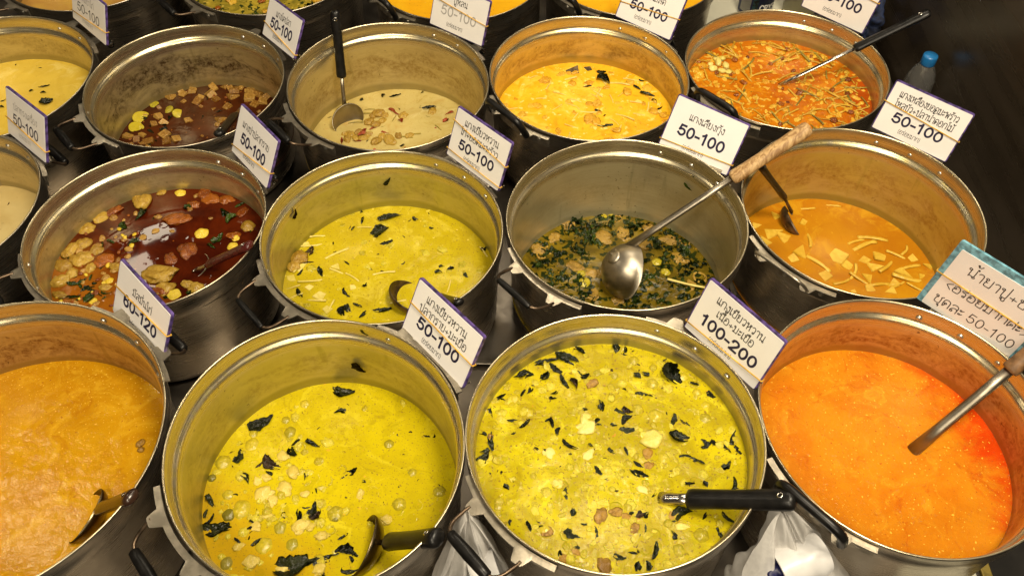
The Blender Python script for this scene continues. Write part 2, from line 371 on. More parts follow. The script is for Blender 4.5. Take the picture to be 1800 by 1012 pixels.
def interior(key):
    film, fs, sc, ss = FILM.get(key, ((.38, .27, .10), .6, (.2, .1, .03), .5))
    d = -DEPTH[key]
    t = NT('pot_inside'); z = t.sep()[2]
    off = t.mapping((1, 1, 1), (hash(key) % 97*1.3 if False else ord(key)*1.7, 0, 0))
    n1 = t.noise(7, 5, .65, .6, off); n2 = t.noise(55, 4, .7, 0, off)
    brush = t.noise(14, 4, .6, 0, t.mapping((1, 1, 70)))
    base = t.mix(t.ramp(brush, .3, .7), (.50, .42, .27), (.70, .61, .41))
    below = t.ramp(z, -.0435, -.058)                      # the film starts under the ledge
    lip = t.math('MULTIPLY', t.ramp(n1, .45, .8), .22)
    f = t.math('MULTIPLY', t.math('MAXIMUM', t.math('MULTIPLY', below, t.ramp(n1, .2, .6, .55, 1.0)), lip), fs, clamp=True)
    c = t.mix(f, base, film)
    # ring of dried sauce along the ledge
    ledge = t.math('MULTIPLY', t.math('SUBTRACT', 1.0, t.ramp(t.math('ABSOLUTE', t.math('ADD', z, .034)), .002, .010)), t.ramp(n2, .42, .66))
    c = t.mix(t.math('MULTIPLY', ledge, fs*.5, clamp=True), c, tuple(min(1, q*1.5) for q in film))
    # scorched band between ledge and liquid
    mid = d*.5-.02; wob = t.math('ADD', z, t.math('MULTIPLY', t.math('SUBTRACT', n1, .5), .09))
    band = t.math('SUBTRACT', 1.0, t.ramp(t.math('ABSOLUTE', t.math('SUBTRACT', wob, mid)), .008, abs(d)*.32+.012))
    n3 = t.noise(120, 5, .75, .3, off); n4 = t.noise(15, 4, .65, .8, t.mapping((1, 1, 2.2), (3, ord(key), 0)))
    sf = t.math('MULTIPLY', t.math('MULTIPLY', band, t.math('MULTIPLY', t.ramp(n3, .34, .66, .25, 1.0), t.ramp(n4, .33, .58))), ss*1.15, clamp=True)
    c = t.mix(sf, c, sc)
    # splashes
    keep = t.math('MULTIPLY', t.ramp(t.noise(130, 2, .5, .5, off), .68, .74), t.ramp(t.noise(7, 3, .6, 0, off), .42, .60))
    c = t.mix(t.math('MULTIPLY', keep, .85), c, tuple(q*.55 for q in sc))
    # drips running down from the ledge
    dr = t.math('MULTIPLY', t.ramp(t.noise(34, 3, .6, .2, t.mapping((1, 1, .10), (ord(key)*.9, 0, 0))), .60, .70), t.math('MULTIPLY', below, t.ramp(n1, .35, .6)))
    c = t.mix(t.math('MULTIPLY', dr, .45), c, tuple(q*.5 for q in film))
    # tide mark right above the liquid
    tide = t.math('MULTIPLY', t.ramp(t.math('ADD', z, t.math('MULTIPLY', t.math('SUBTRACT', n1, .5), .022)), d+.020, d+.010), .72)
    c = t.mix(tide, c, tuple(q*.55 for q in film))
    cover = t.math('MAXIMUM', t.math('MAXIMUM', f, sf), t.math('MAXIMUM', tide, keep), clamp=True)
    metal = t.math('SUBTRACT', .92, t.math('MULTIPLY', cover, .42), clamp=True)
    rough = t.math('ADD', t.ramp(brush, .3, .7, .23, .32), t.math('MULTIPLY', cover, .10))
    return t.set(col=c, metal=metal, rough=rough, normal=t.bump(t.math('ADD', t.math('MULTIPLY', n2, .7), brush), .16, .0008))

PROF_CACHE = {}
def pot(key):
    x, y, R, z, a, b, e, f = POTS[key]
    H = z-ZT
    n = Vector((-a, -b, 1)).normalized(); rim = Vector((x, y, z)); base = rim-n*H
    word = DISH[key]
    root = empty('cooking_pot', base, label=('round aluminium pot holding the ' if key != 'M' else 'round aluminium pot, ')+word, cat='pot', group='aluminium pots of curry')
    root.rotation_mode = 'QUATERNION'; root.rotation_quaternion = Vector((0, 0, 1)).rotation_difference(n)
    outer = [(.02, -H+.001), (R-.045, -H+.001), (R-.030, -H+.004), (R-.018, -H+.014), (R-.0125, -H+.030), (R-.0085, -.12), (R-.0075, -.050), (R-.006, -.045),
             (R-.0022, -.0405), (R-.0008, -.037), (R-.0004, -.020), (R-.0008, -.004), (R+.0004, -.0015), (R-.0003, .0003)]
    inner = [(R-.0016, .0006), (R-.0030, -.0002), (R-.0040, -.0025), (R-.0042, -.015), (R-.0044, -.025), (R-.0050, -.0278), (R-.0066, -.0302), (R-.0090, -.0320),
             (R-.0112, -.0340), (R-.0126, -.0370), (R-.0132, -.0410), (R-.0134, -.0460), (R-.0136, -.12), (R-.018, -H+.032), (R-.030, -H+.010), (R-.05, -H+.005), (.02, -H+.005)]
    prof = outer+inner
    mats = [0]*(len(outer)-1)+[1]*len(inner)
    bm = bmesh.new(); rings = add_lathe(bm, prof, 112, (e, f), mats)
    bm.faces.new(rings[0]); ff = bm.faces.new(rings[-1]); ff.material_index = 1
    body = obj('body', bm, [M_OUT, interior(key)], root, (0, 0, H))
    # brackets, rivets, handles
    kind, phi = HANDLE[key]
    for side, ang in ((0, 222), (1, 49)):
        A = R_(ang)
        def pol(r, da, zz): return Vector(((x_ := r*math.cos(A+da)), r*math.sin(A+da), zz+H))
        bm = bmesh.new(); N = 72; W = R_(24)
        # strap along the wall: flange on top, flat face below
        prev = None
        for i in range(N+1):
            da = -W+2*W*i/N; q = abs(da)/W
            wide = .010
            ear = max(0, 1-abs(q-.49)/.15); wide = .009+.016*min(1, ear*2.2)    # the two ears that carry the handle
            sec = [pol(R+.0008, da, -.008), pol(R+.0008+wide, da, -.0085), pol(R+.0008+wide, da, -.0110), pol(R+.0040, da, -.0112), pol(R+.0034, da, -.033), pol(R+.0008, da, -.033)]
            vs_ = [bm.verts.new(p) for p in sec]
            if prev:
                for k in range(6): bm.faces.new((prev[k], prev[(k+1) % 6], vs_[(k+1) % 6], vs_[k]))
            else: bm.faces.new(vs_)
            prev = vs_
        bm.faces.new(prev)
        br = obj('bracket', bm, M_BRACKET, root, smooth=False)
        for da in (-R_(18), 0, R_(18)):
            bm = bmesh.new()
            for r0, sgn in ((R-.0042, -1), (R+.0034, 1)):
                c = pol(r0, da, -.020); dr = Vector((math.cos(A+da), math.sin(A+da), 0))*sgn
                M = Matrix.Translation(c) @ dr.to_track_quat('Z', 'Y').to_matrix().to_4x4()
                add_lathe(bm, [(.0052, -.0004), (.0046, .0014), (.0030, .0026), (.0006, .0031)], 14, M=M)
            obj('rivet', bm, M_RIVET, br)
        # handle hanging in the ears
        ph = R_(phi if side == 0 else -48); reach = .045
        da = R_(11.8); e0 = pol(R+.019, -da, -.010); e1 = pol(R+.019, da, -.010)
        od = Vector((math.cos(A), math.sin(A), 0)); d = od*math.cos(ph)+Vector((0, 0, 1))*math.sin(ph)
        t = (e1-e0).normalized()
        U = catmull([e0-t*.004, e0+d*.012-t*.004, e0+d*reach*.75-t*.001, e0+d*reach+t*.012, (e0+e1)/2+d*reach*1.03, e1+d*reach-t*.012, e1+d*reach*.75+t*.001, e1+d*.012+t*.004, e1+t*.004], 5)
        bm = bmesh.new()
        if kind == 'bail':
            add_tube(bm, U, .0072, 12); obj('handle', bm, M_BLACK, root)
        else:
            add_tube(bm, U, .0030, 8)
            hd = obj('handle', bm, {'bare': M_BRACKET, 'dark': M_WIREDARK, 'grip': M_WIREDARK}[kind], root)
            if kind != 'bare':
                bm = bmesh.new(); g0 = e0+d*reach*1.01+t*.008; g1 = e1+d*reach*1.01-t*.008
                rr = .0085 if kind == 'grip' else .0058
                add_tube(bm, [g0, g0.lerp(g1, .03), g0.lerp(g1, .2), g0.lerp(g1, .5), g0.lerp(g1, .8), g0.lerp(g1, .97), g1], [rr*.6, rr*.9, rr, rr*1.08, rr, rr*.9, rr*.6], 12)
                obj('grip', bm, M_BLACK, hd)
    return root

# ------------------------------------------------------------------ liquids
def soup_mat(key, c1, c2, big=8, fleck=None, fscale=150, fth=.70, rough=.16, bump=.35, bscale=70, patch=None, streak=None, foam=None, fine=.25, marble=None, seed=0):
    t = NT('curry_liquid'); v = t.mapping((1, 1, 1), (seed*3.1, seed*1.7, 0))
    c = t.mix(t.ramp(t.noise(big, 5, .6, 1.2, v), .32, .68), c1, c2)
    if streak:                                   # cream or oil drawn out by stirring
        col, amt, sc = streak
        c = t.mix(t.math('MULTIPLY', t.ramp(t.noise(sc, 6, .7, 3.0, v), .54, .68), amt), c, col)
    if marble:                                   # coconut cream and oil pulled into each other
        light, dark, sc = marble
        wv = t.new('ShaderNodeVectorMath', operation='ADD'); nz = t.new('ShaderNodeTexNoise'); t.put(nz.inputs['Vector'], v); nz.inputs['Scale'].default_value = 9; nz.inputs['Detail'].default_value = 3
        ns = t.new('ShaderNodeVectorMath', operation='SCALE'); t.put(ns.inputs[0], nz.outputs['Color']); ns.inputs['Scale'].default_value = .14
        t.put(wv.inputs[0], v); t.put(wv.inputs[1], ns.outputs[0]); mv = wv.outputs[0]
        c = t.mix(t.math('MULTIPLY', t.ramp(t.noise(sc, 7, .68, 1.5, mv), .52, .66), .75), c, light)
        c = t.mix(t.math('MULTIPLY', t.ramp(t.noise(sc*1.4, 7, .7, 1.8, t.mapping((1, 1, 1), (5, 3, 0), mv)), .54, .68), .70), c, dark)
    if patch:                                    # a pool of oil on one side: (direction, threshold, softness, colour)
        (dx, dy), th, soft, col = patch
        s = t.sep(); p = t.math('ADD', t.math('MULTIPLY', s[0], dx), t.math('MULTIPLY', s[1], dy))
        p = t.math('ADD', p, t.math('MULTIPLY', t.math('SUBTRACT', t.noise(14, 5, .7, .8, v), .5), .16))
        c = t.mix(t.ramp(p, th, th+soft), c, col)
    if fleck:
        for col, sc, th in fleck:
            c = t.mix(t.ramp(t.noise(sc, 2, .5, 0, v), th, th+.035), c, col)
    h = t.math('ADD', t.noise(bscale, 3, .6, .4, v), t.math('MULTIPLY', t.noise(22, 2, .5, 0, v), 1.5))
    nrm = t.bump(h, bump, .0025)
    if fine: nrm = t.bump(t.noise(420, 2, .6, 0, v), fine, .0006, nrm)
    if foam:                                     # oil eyes: raised little rings
        sc, amt = foam
        d = t.voro(sc, v); ringh = t.math('MULTIPLY', t.ramp(d, .42, .30), t.ramp(t.noise(16, 3, .5, 0, v), .46, .60))
        nrm = t.bump(ringh, amt, .002, nrm)
        c = t.mix(t.math('MULTIPLY', ringh, .25), c, tuple(q*.7 for q in c2))
    return t.set(col=c, rough=rough, normal=nrm, spec=.28, ior=1.36)
YEL = (.70, .52, .006); YEL2 = (.62, .43, .008)
SPK = ((.26,.17,.02),330,.645)
SOUP = {
 'A': dict(marble=((.54,.30,.014),(.34,.13,.004),9), c1=(.40,.18,.004), c2=(.47,.235,.005), fleck=[((.30,.11,.01),180,.69),((.72,.42,.05),260,.66)], streak=((.62,.36,.02),.5,14), bump=.42, bscale=60, rough=.08),
 'B': dict(marble=((.58,.49,.018),(.33,.25,.006),13), c1=(.51,.415,.005), c2=(.43,.335,.006), fleck=[((.30,.20,.02),210,.66),SPK,((.60,.34,.03),90,.72)], patch=((-.6,-.8),.05,.10,(.46,.29,.008)), bump=.35, bscale=90, foam=(46,.3), rough=.10),
 'C': dict(marble=((.60,.52,.022),(.26,.19,.007),15), c1=(.50,.41,.006), c2=(.34,.265,.007), big=11, fleck=[((.24,.16,.02),190,.62),SPK,((.50,.20,.03),80,.73)], bump=.34, bscale=95, foam=(40,.6), rough=.07),
 'D': dict(c1=(.50,.15,.006), c2=(.57,.215,.009), marble=((.60,.28,.016),(.44,.085,.004),11), fleck=[((.36,.07,.01),260,.68),((.82,.44,.05),210,.665)], patch=((.93,.20),.105,.08,(.52,.045,.003)), bump=.5, bscale=120, fine=.5, rough=.10),
 'E': dict(c1=(.036,.0045,.0014), c2=(.085,.012,.002), big=10, patch=((-.55,-.85),.02,.12,(.26,.085,.006)), fleck=[((.30,.08,.01),70,.72)], rough=.03, bump=.012, bscale=18, fine=.0, foam=(40,.10)),
 'F': dict(marble=((.60,.49,.05),(.40,.30,.008),12), c1=(.50,.395,.008), c2=(.42,.315,.010), fleck=[((.24,.17,.02),200,.66),SPK,((.66,.54,.08),60,.69)], streak=((.58,.47,.04),.5,18), bump=.25, bscale=80, rough=.14),
 'G': dict(c1=(.085,.058,.005), c2=(.18,.125,.009), big=16, fleck=[((.016,.024,.004),55,.54),((.32,.19,.02),90,.68)], rough=.06, bump=.30, foam=(44,.5), fine=.08),
 'H': dict(marble=((.54,.28,.012),(.36,.115,.004),8), c1=(.40,.145,.006), c2=(.47,.20,.006), fleck=[((.56,.30,.02),120,.69)], patch=((.2,-1),.02,.14,(.54,.26,.008)), rough=.10, bump=.12),
 'I': dict(c1=(.036,.008,.002), c2=(.075,.017,.003), fleck=[((.26,.09,.015),80,.68)], rough=.06, bump=.2, foam=(40,.3), fine=.1),
 'J': dict(marble=((.58,.49,.21),(.40,.29,.07),10), c1=(.52,.42,.15), c2=(.44,.33,.10), fleck=[((.34,.21,.06),200,.68)], streak=((.44,.27,.07),.5,14), bump=.2),
 'K': dict(marble=((.86,.60,.08),(.72,.24,.008),12), c1=(.76,.39,.012), c2=(.84,.50,.026), fleck=[((.45,.20,.02),190,.68),((.88,.62,.16),60,.62)], streak=((.76,.25,.010),.5,12), bump=.5, bscale=90),
 'L': dict(marble=((.62,.27,.012),(.38,.08,.004),14), c1=(.44,.105,.004), c2=(.56,.19,.006), big=14, fleck=[((.64,.36,.04),70,.58),((.24,.11,.010),110,.66)], patch=((1,-.3),.14,.05,(.38,.065,.004)), rough=.10, bump=.5, bscale=90, foam=(44,.4)),
 'Q': dict(marble=((.76,.60,.16),(.60,.40,.04),10), c1=(.70,.50,.07), c2=(.62,.42,.05), fleck=[((.40,.28,.05),160,.72)], streak=((.74,.58,.16),.4,14), bump=.2),
 'R': dict(c1=(.56,.44,.19), c2=(.50,.37,.14), fleck=[((.36,.24,.08),160,.72)], bump=.2),
 'M': dict(c1=(.5,.3,.06), c2=(.4,.2,.05)),
 'N': dict(c1=(.16,.13,.015), c2=(.40,.29,.03), big=26, fleck=[((.03,.04,.008),60,.56),((.5,.36,.06),70,.62)], bump=.7, rough=.15),
 'O': dict(c1=(.72,.36,.010), c2=(.78,.44,.014), fleck=[((.35,.12,.02),150,.68)], bump=.3),
 'T': dict(c1=(.72,.32,.010), c2=(.78,.42,.014), fleck=[((.35,.12,.02),150,.70)], bump=.3),
}
CALM = dict(E=0.0, H=.4, I=.5, A=.8)
def soup(key):
    x, y, R, z, a, b, e, f = POTS[key]; sz = SOUPZ[key]
    d = z-sz; cx = x+(-a)*(-d); cy = y+(-b)*(-d)
    r = R-.0095
    bm = bmesh.new(); rows = [bm.verts.new((0, 0, 0))]; NS = 112; rings = []
    rad = [r*(i/26)**.8 for i in range(1, 26)]+[r-.004, r-.0015, r]
    rnd = Vector((ord(key)*3.3, 0, 0))
    for q in rad:
        ring = []
        for k in range(NS):
            t = 2*math.pi*k/NS; qq = q*(1+e*math.cos(2*t)+f*math.sin(2*t))
            p = Vector((qq*math.cos(t), qq*math.sin(t), 0))
            p.z = CALM.get(key, 1)*(.0010*noise.noise(p*22+rnd)+.0006*noise.noise(p*60+rnd))
            if q > r-.003: p.z += .0012
            ring.append(bm.verts.new(p))
        rings.append(ring)
    for k in range(NS): bm.faces.new((rows[0], rings[0][k], rings[0][(k+1) % NS]))
    for i in range(len(rings)-1):
        for k in range(NS): bm.faces.new((rings[i][k], rings[i+1][k], rings[i+1][(k+1) % NS], rings[i][(k+1) % NS]))
    o = obj('curry', bm, soup_mat(key, seed=ord(key)-64, **SOUP[key]), None, (cx, cy, sz))
    tag(o, DISH[key] if key != 'M' else 'beige dish barely showing in the top left corner pot', 'curry', 'curries in the pots')
    return o

# ------------------------------------------------------------------ pieces floating in the curries
def leaf_mesh(k):
    """a wilted, torn leaf: lens outline with ragged edges, a folded midrib and crumples"""
    rnd = random.Random(100+k); bm = bmesh.new()
    wd = rnd.choice((.10, .13, .16, .20, .27)); NX, NY = 22, 8
    bend = rnd.uniform(-1.1, 1.1); fold = rnd.uniform(-.5, .75); tw = rnd.uniform(-2.2, 2.2); rag = rnd.uniform(.2, .6)
    cut0 = rnd.uniform(0, .22); cut1 = rnd.uniform(.8, 1.0); sk = rnd.uniform(-.5, .5)
    g = []
    for i in range(NX+1):
        u = cut0+(cut1-cut0)*i/NX; prof = (max(0, math.sin(math.pi*u**.8))**.8+.03)*wd
        row = []
        for j in range(NY+1):
            v = j/NY*2-1
            e = 1+rag*noise.noise(Vector((u*6, (3 if v > 0 else -3), k*3.1)))+rag*.5*noise.noise(Vector((u*17, (3 if v > 0 else -3), k*1.1)))
            y0 = prof*v*max(.12, e)
            x = u-.5+sk*v*wd*.6; y = y0+bend*(u-.5)**2
            zz = fold*abs(y0)+tw*(u-.5)*y0*.5+.045*noise.noise(Vector((u*5, v*1.6, k*7.7)))+.012*noise.noise(Vector((u*14, v*4, k*2.7)))
            row.append(bm.verts.new((x, y, zz)))
        g.append(row)
    for i in range(NX):
        for j in range(NY): bm.faces.new((g[i][j], g[i+1][j], g[i+1][j+1], g[i][j+1]))
    bmesh.ops.solidify(bm, geom=bm.faces[:], thickness=.012)
    return finish(bm, 'leaf')
def wilt_mesh(k):
    """a boiled leafy green: a crumpled broad sheet with holes and lobes, half sunk"""
    rnd = random.Random(1200+k); bm = bmesh.new(); n = 20; g = []
    for i in range(n+1):
        row = []
        for j in range(n+1):
            a = Vector((i/n*2-1, j/n*2-1, 0)); r = max(abs(a.x), abs(a.y)); L = a.length or 1
            a = a*(r/L); th = math.atan2(a.y, a.x)
            rad = .5*(.62+.55*noise.noise(Vector((math.cos(th)*1.6, math.sin(th)*1.6, k*4.1)))+.40*noise.noise(Vector((math.cos(th)*5, math.sin(th)*5, k*2.2))))
            x, y = a.x*rad*1.25, a.y*rad*.8
            row.append(bm.verts.new((x, y, .30*noise.noise(Vector((x*4, y*4, k*5.5)))+.12*noise.noise(Vector((x*11, y*11, k*3.5))))))
        g.append(row)
    for i in range(n):
        for j in range(n): bm.faces.new((g[i][j], g[i+1][j], g[i+1][j+1], g[i][j+1]))
    bmesh.ops.solidify(bm, geom=bm.faces[:], thickness=.012)
    return finish(bm, 'wilted_leaf')
def lump_mesh(k, sub=3, rough=.20, flat=.5):
    bm = bmesh.new(); bmesh.ops.create_icosphere(bm, subdivisions=sub, radius=.5)
    rnd = random.Random(300+k); s = Vector((1, rnd.uniform(.6, .95), flat*rnd.uniform(.8, 1.2))); o = Vector((k*5.3, k*2.1, 0))
    for v in bm.verts:
        d = 1+rough*noise.noise(v.co*3+o)*1.6+rough*.5*noise.noise(v.co*8+o)
        v.co = Vector((v.co.x*s.x*d, v.co.y*s.y*d, v.co.z*s.z*d))
    return finish(bm, 'lump')
def egg_mesh(k):
    bm = bmesh.new(); bmesh.ops.create_uvsphere(bm, u_segments=20, v_segments=14, radius=.5)
    for v in bm.verts:
        a = math.atan2(v.co.y, v.co.x); v.co.z *= .8
        v.co *= 1+.03*math.cos(5*a+k)+.05*noise.noise(v.co*4+Vector((k*3, 0, 0)))
    return finish(bm, 'eggplant')
def disc_mesh(k):
    bm = bmesh.new(); M = Matrix.Rotation(.12*((k % 3)-1), 4, 'X')
    add_lathe(bm, [(.02, .10), (.30, .10), (.34, .08), (.42, .10), (.48, .08), (.50, .0), (.48, -.1), (.1, -.12)], 22, (.05, .02), M=M, close=True)
    return finish(bm, 'slice')
def strip_mesh(k):
    rnd = random.Random(500+k); bm = bmesh.new(); b = rnd.uniform(-.05, .05)
    pts = catmull([(-.5, 0, 0), (-.2, b, .02), (.15, b*1.1, .02), (.5, rnd.uniform(-.05, .05), -.01)], 4)
    w0 = rnd.uniform(.045, .075); n = len(pts)
    add_tube(bm, pts, [w0*(.8+.3*noise.noise(Vector((i*.5, k*3, 0)))) for i in range(n)], 8, .55)
    return finish(bm, 'strip')
def wedge_mesh(k):
    rnd = random.Random(700+k); bm = bmesh.new()
    n = rnd.choice((3, 4, 4)); pts = []
    for i in range(n):
        a = 2*math.pi*(i+rnd.uniform(-.18, .18))/n; r = rnd.uniform(.42, .6); pts.append((r*math.cos(a), r*math.sin(a)))
    lo = [bm.verts.new((p[0], p[1], -.05)) for p in pts]; hi = [bm.verts.new((p[0]*.94, p[1]*.94, .06)) for p in pts]
    bm.faces.new(lo[::-1]); bm.faces.new(hi)
    for i in range(n): bm.faces.new((lo[i], lo[(i+1) % n], hi[(i+1) % n], hi[i]))
    bmesh.ops.bevel(bm, geom=bm.edges[:], offset=.022, segments=2, affect='EDGES')
    return finish(bm, 'wedge', False)
def cube_mesh(k):
    rnd = random.Random(900+k); bm = bmesh.new()
    add_box(bm, (0, 0, 0), (.8, rnd.uniform(.55, .8), rnd.uniform(.4, .6)), Matrix.Rotation(rnd.uniform(-.3, .3), 4, 'X') @ Matrix.Rotation(rnd.uniform(-.3, .3), 4, 'Y'), .05)
    bmesh.ops.subdivide_edges(bm, edges=bm.edges[:], cuts=1)
    for v in bm.verts: v.co *= 1+.10*noise.noise(v.co*3+Vector((k*3, 0, 0)))
    return finish(bm, 'cube', False)
def ring_mesh(k):
    bm = bmesh.new(); n = 26; rnd = random.Random(k); arc = rnd.uniform(3.6, 5.6)
    add_tube(bm, [Vector((.4*math.cos(arc*i/n), .33*math.sin(arc*i/n), .03*math.sin(i))) for i in range(n+1)], [.07+.02*math.sin(i*1.3) for i in range(n+1)], 8, .7)
    return finish(bm, 'ring')

def piece_mat(name, c1, c2, rough=.3, scale=60, bump=.3):
    t = NT(name); inf = t.new('ShaderNodeObjectInfo')
    f = t.math('ADD', t.noise(scale*.02 if False else 5, 4, .6), t.math('MULTIPLY', t.math('SUBTRACT', inf.outputs['Random'], .5), .35))
    c = t.mix(t.ramp(f, .32, .68), c1, c2)
    return t.set(col=c, rough=rough, normal=t.bump(t.noise(11, 4, .6), bump, .06))
P_LEAF = piece_mat('basil_leaf', (.008, .011, .003), (.026, .032, .008), .16)
P_LEAFB = piece_mat('brown_leaf', (.020, .010, .004), (.07, .035, .012), .25)
P_GREEN = piece_mat('greens', (.008, .020, .002), (.042, .075, .006), .14)
P_EGG = piece_mat('green_eggplant', (.30, .25, .015), (.48, .38, .02), .18, bump=.1)
P_EGGD = piece_mat('olive_eggplant', (.15, .13, .012), (.25, .21, .03), .22, bump=.1)
P_PALE = piece_mat('pale_meat', (.54, .41, .06), (.64, .50, .11), .22)
P_CHICK = piece_mat('cooked_meat', (.28, .155, .016), (.46, .29, .042), .22)
P_CUBE = piece_mat('meat_cube', (.20, .085, .012), (.42, .24, .05), .22)
P_BROWN = piece_mat('brown_meat', (.20, .10, .012), (.38, .21, .03), .22)
P_BAMB = piece_mat('bamboo', (.56, .33, .022), (.68, .45, .055), .28, bump=.15)
P_STRAW = piece_mat('pale_strip', (.60, .49, .09), (.72, .60, .18), .3, bump=.2)
P_RED = piece_mat('red_bits', (.30, .035, .012), (.50, .10, .03), .25)
P_ORANGE = piece_mat('orange_lump', (.15, .032, .004), (.30, .085, .008), .16)
P_GOLD = piece_mat('golden_lump', (.60, .30, .015), (.76, .46, .04), .22)
P_STEM = piece_mat('yellow_green_stem', (.44, .22, .010), (.62, .38, .035), .22)
P_OLIVE = piece_mat('olive_stem', (.16, .13, .02), (.34, .25, .03), .25)
P_SKIN = piece_mat('fish_skin', (.05, .04, .03), (.20, .15, .09), .3)
P_YELLOW = piece_mat('yellow_lump', (.62, .42, .02), (.76, .58, .06), .22)
P_BROTH = piece_mat('tender_slice', (.20, .115, .012), (.36, .22, .035), .2)
P_COAT = piece_mat('curry_coated_bit', (.38, .30, .010), (.58, .49, .04), .14)
P_COATO = piece_mat('orange_coated_bit', (.60, .28, .012), (.80, .48, .05), .14)
M_DARKWOOD = simple('dark_wood', (.24, .125, .05), .5, 0, .35, 40, .2, 120)

BANK = {}
def bank(shape, mat):
    k = (shape, mat.name)
    if k not in BANK:
        fn, n = {'leaf': (leaf_mesh, 16), 'wilt': (wilt_mesh, 9), 'lump': (lump_mesh, 7), 'egg': (egg_mesh, 4), 'slice': (disc_mesh, 3), 'strip': (strip_mesh, 7), 'wedge': (wedge_mesh, 6), 'cube': (cube_mesh, 6), 'ring': (ring_mesh, 4),
                 'flat': (lambda q: lump_mesh(q+40, 3, .32, .24), 6), 'tuft': (lambda q: lump_mesh(q+80, 3, .85, .35), 6)}[shape]
        ms = []
        for q in range(n):
            me = fn(q); me.materials.append(mat); ms.append(me)
        BANK[k] = ms
    return BANK[k]
NICE = {}
def put(key, name, shape, mat, px, py, size, label, rot=None, sink=.25, tilt=.15, cat=None, thick=1.0):
    z = SOUPZ[key]; p = at(px, py, z)
    x, y, R = POTS[key][:3]
    r = math.hypot(p.x-x, p.y-y)
    if shape == 'leaf' and key in 'BCF' and size > 12: size *= 1.12
    s = size*mpp(p); lim = R-.014-s*.35
    if r > lim: p.x = x+(p.x-x)*lim/r; p.y = y+(p.y-y)*lim/r
    me = random.choice(bank(shape, mat))
    o = bpy.data.objects.new(name, me); COL.objects.link(o)
    hgt = {'leaf': .10, 'wilt': .12, 'lump': .5, 'egg': .8, 'slice': .2, 'strip': .09, 'wedge': .11, 'cube': .5, 'ring': .12, 'flat': .22, 'tuft': .4}[shape]
    o.location = (p.x, p.y, z+s*hgt*(.5-sink))
    o.rotation_euler = (random.uniform(-tilt, tilt), random.uniform(-tilt, tilt), random.uniform(0, 6.28) if rot is None else R_(rot))
    o.scale = (s, s*thick*random.uniform(.85, 1.1), s*thick*random.uniform(.85, 1.1))
    tag(o, label, cat or name.replace('_', ' '), label)
    return o
def many(key, name, shape, mat, lst, label, size=None, **k):
    for it in lst:
        put(key, name, shape, mat, it[0], it[1], it[2] if len(it) > 2 else size*random.uniform(.8, 1.25), label, rot=it[3] if len(it) > 3 else None, **k)
def scatter(key, name, shape, mat, n, lo, hi, label, region=None, **k):
    """n pieces spread over a pot's liquid; region = (centre angle in degrees, spread, inner radius fraction)"""
    x, y, R = POTS[key][:3]; z = SOUPZ[key]
    done = 0; tries = 0
    while done < n and tries < n*30:
        tries += 1
        if region: a = R_(random.gauss(region[0], region[1])); r = R*.93*math.sqrt(random.uniform(region[2]**2, 1))
        else: a = random.uniform(0, 6.28); r = R*.92*math.sqrt(random.random())
        P = Vector((x+r*math.cos(a), y+r*math.sin(a), z)); d = P-CAM_O; dd = d.dot(fw)
        put(key, name, shape, mat, 900+CAM_F*d.dot(rt)/dd, 506-CAM_F*d.dot(up)/dd, random.uniform(lo, hi), label, **k); done += 1

# ------------------------------------------------------------------ signs
SIGN = {
  'A':((-0.6001,0.8127,-0.0362),(0.1492,0.1060),(0.7109,-0.7018,-0.0446),(0.3421,0.2898,0.8939)),
  'B':((-0.1240,0.7637,-0.0123),(0.1512,0.1026),(0.6761,-0.7368,-0.0057),(0.3356,0.3010,0.8926)),
  'C':((0.3182,0.7668,-0.0050),(0.1485,0.1047),(0.6305,-0.7754,-0.0361),(0.2527,0.1610,0.9540)),
  'D':((0.7161,0.8286,-0.0058),(0.1676,0.1390),(0.7407,-0.6653,-0.0938),(0.1249,-0.0008,0.9922)),
  'E':((-0.5117,1.2339,-0.0601),(0.1478,0.1034),(0.6330,-0.7731,0.0406),(0.3318,0.3183,0.8880)),
  'F':((-0.0811,1.2342,-0.0606),(0.1497,0.1052),(0.6990,-0.7151,0.0065),(0.2547,0.2574,0.9321)),
  'G':((0.3528,1.2877,-0.0692),(0.1531,0.1080),(0.8333,-0.5510,-0.0443),(0.3026,0.3877,0.8707)),
  'H':((0.7889,1.3316,-0.0601),(0.1584,0.1054),(0.7940,-0.6059,-0.0499),(0.2472,0.2468,0.9370)),
  'I':((-0.5271,1.6284,-0.0559),(0.1519,0.0884),(0.6263,-0.7720,0.1081),(0.3224,0.3828,0.8658)),
  'J':((-0.1367,1.6964,-0.0667),(0.1534,0.1037),(0.8148,-0.5798,-0.0033),(0.2030,0.2799,0.9383)),
  'K':((0.2925,1.7356,-0.0688),(0.1522,0.1183),(0.7862,-0.6179,-0.0088),(0.3129,0.3858,0.8679)),
  'L':((0.7373,1.7745,-0.0659),(0.1571,0.1164),(0.8266,-0.5520,-0.1094),(0.1939,0.0970,0.9762)),
  'Q':((-0.9589,1.6737,-0.0548),(0.1512,0.0962),(0.7193,-0.6944,-0.0187),(0.2334,0.2163,0.9480)),
  'R':((-0.9618,1.2904,-0.0621),(0.1497,0.0997),(0.7601,-0.6489,0.0342),(0.2292,0.3169,0.9204)),
}
MORE = '(อร่อยมาก)'
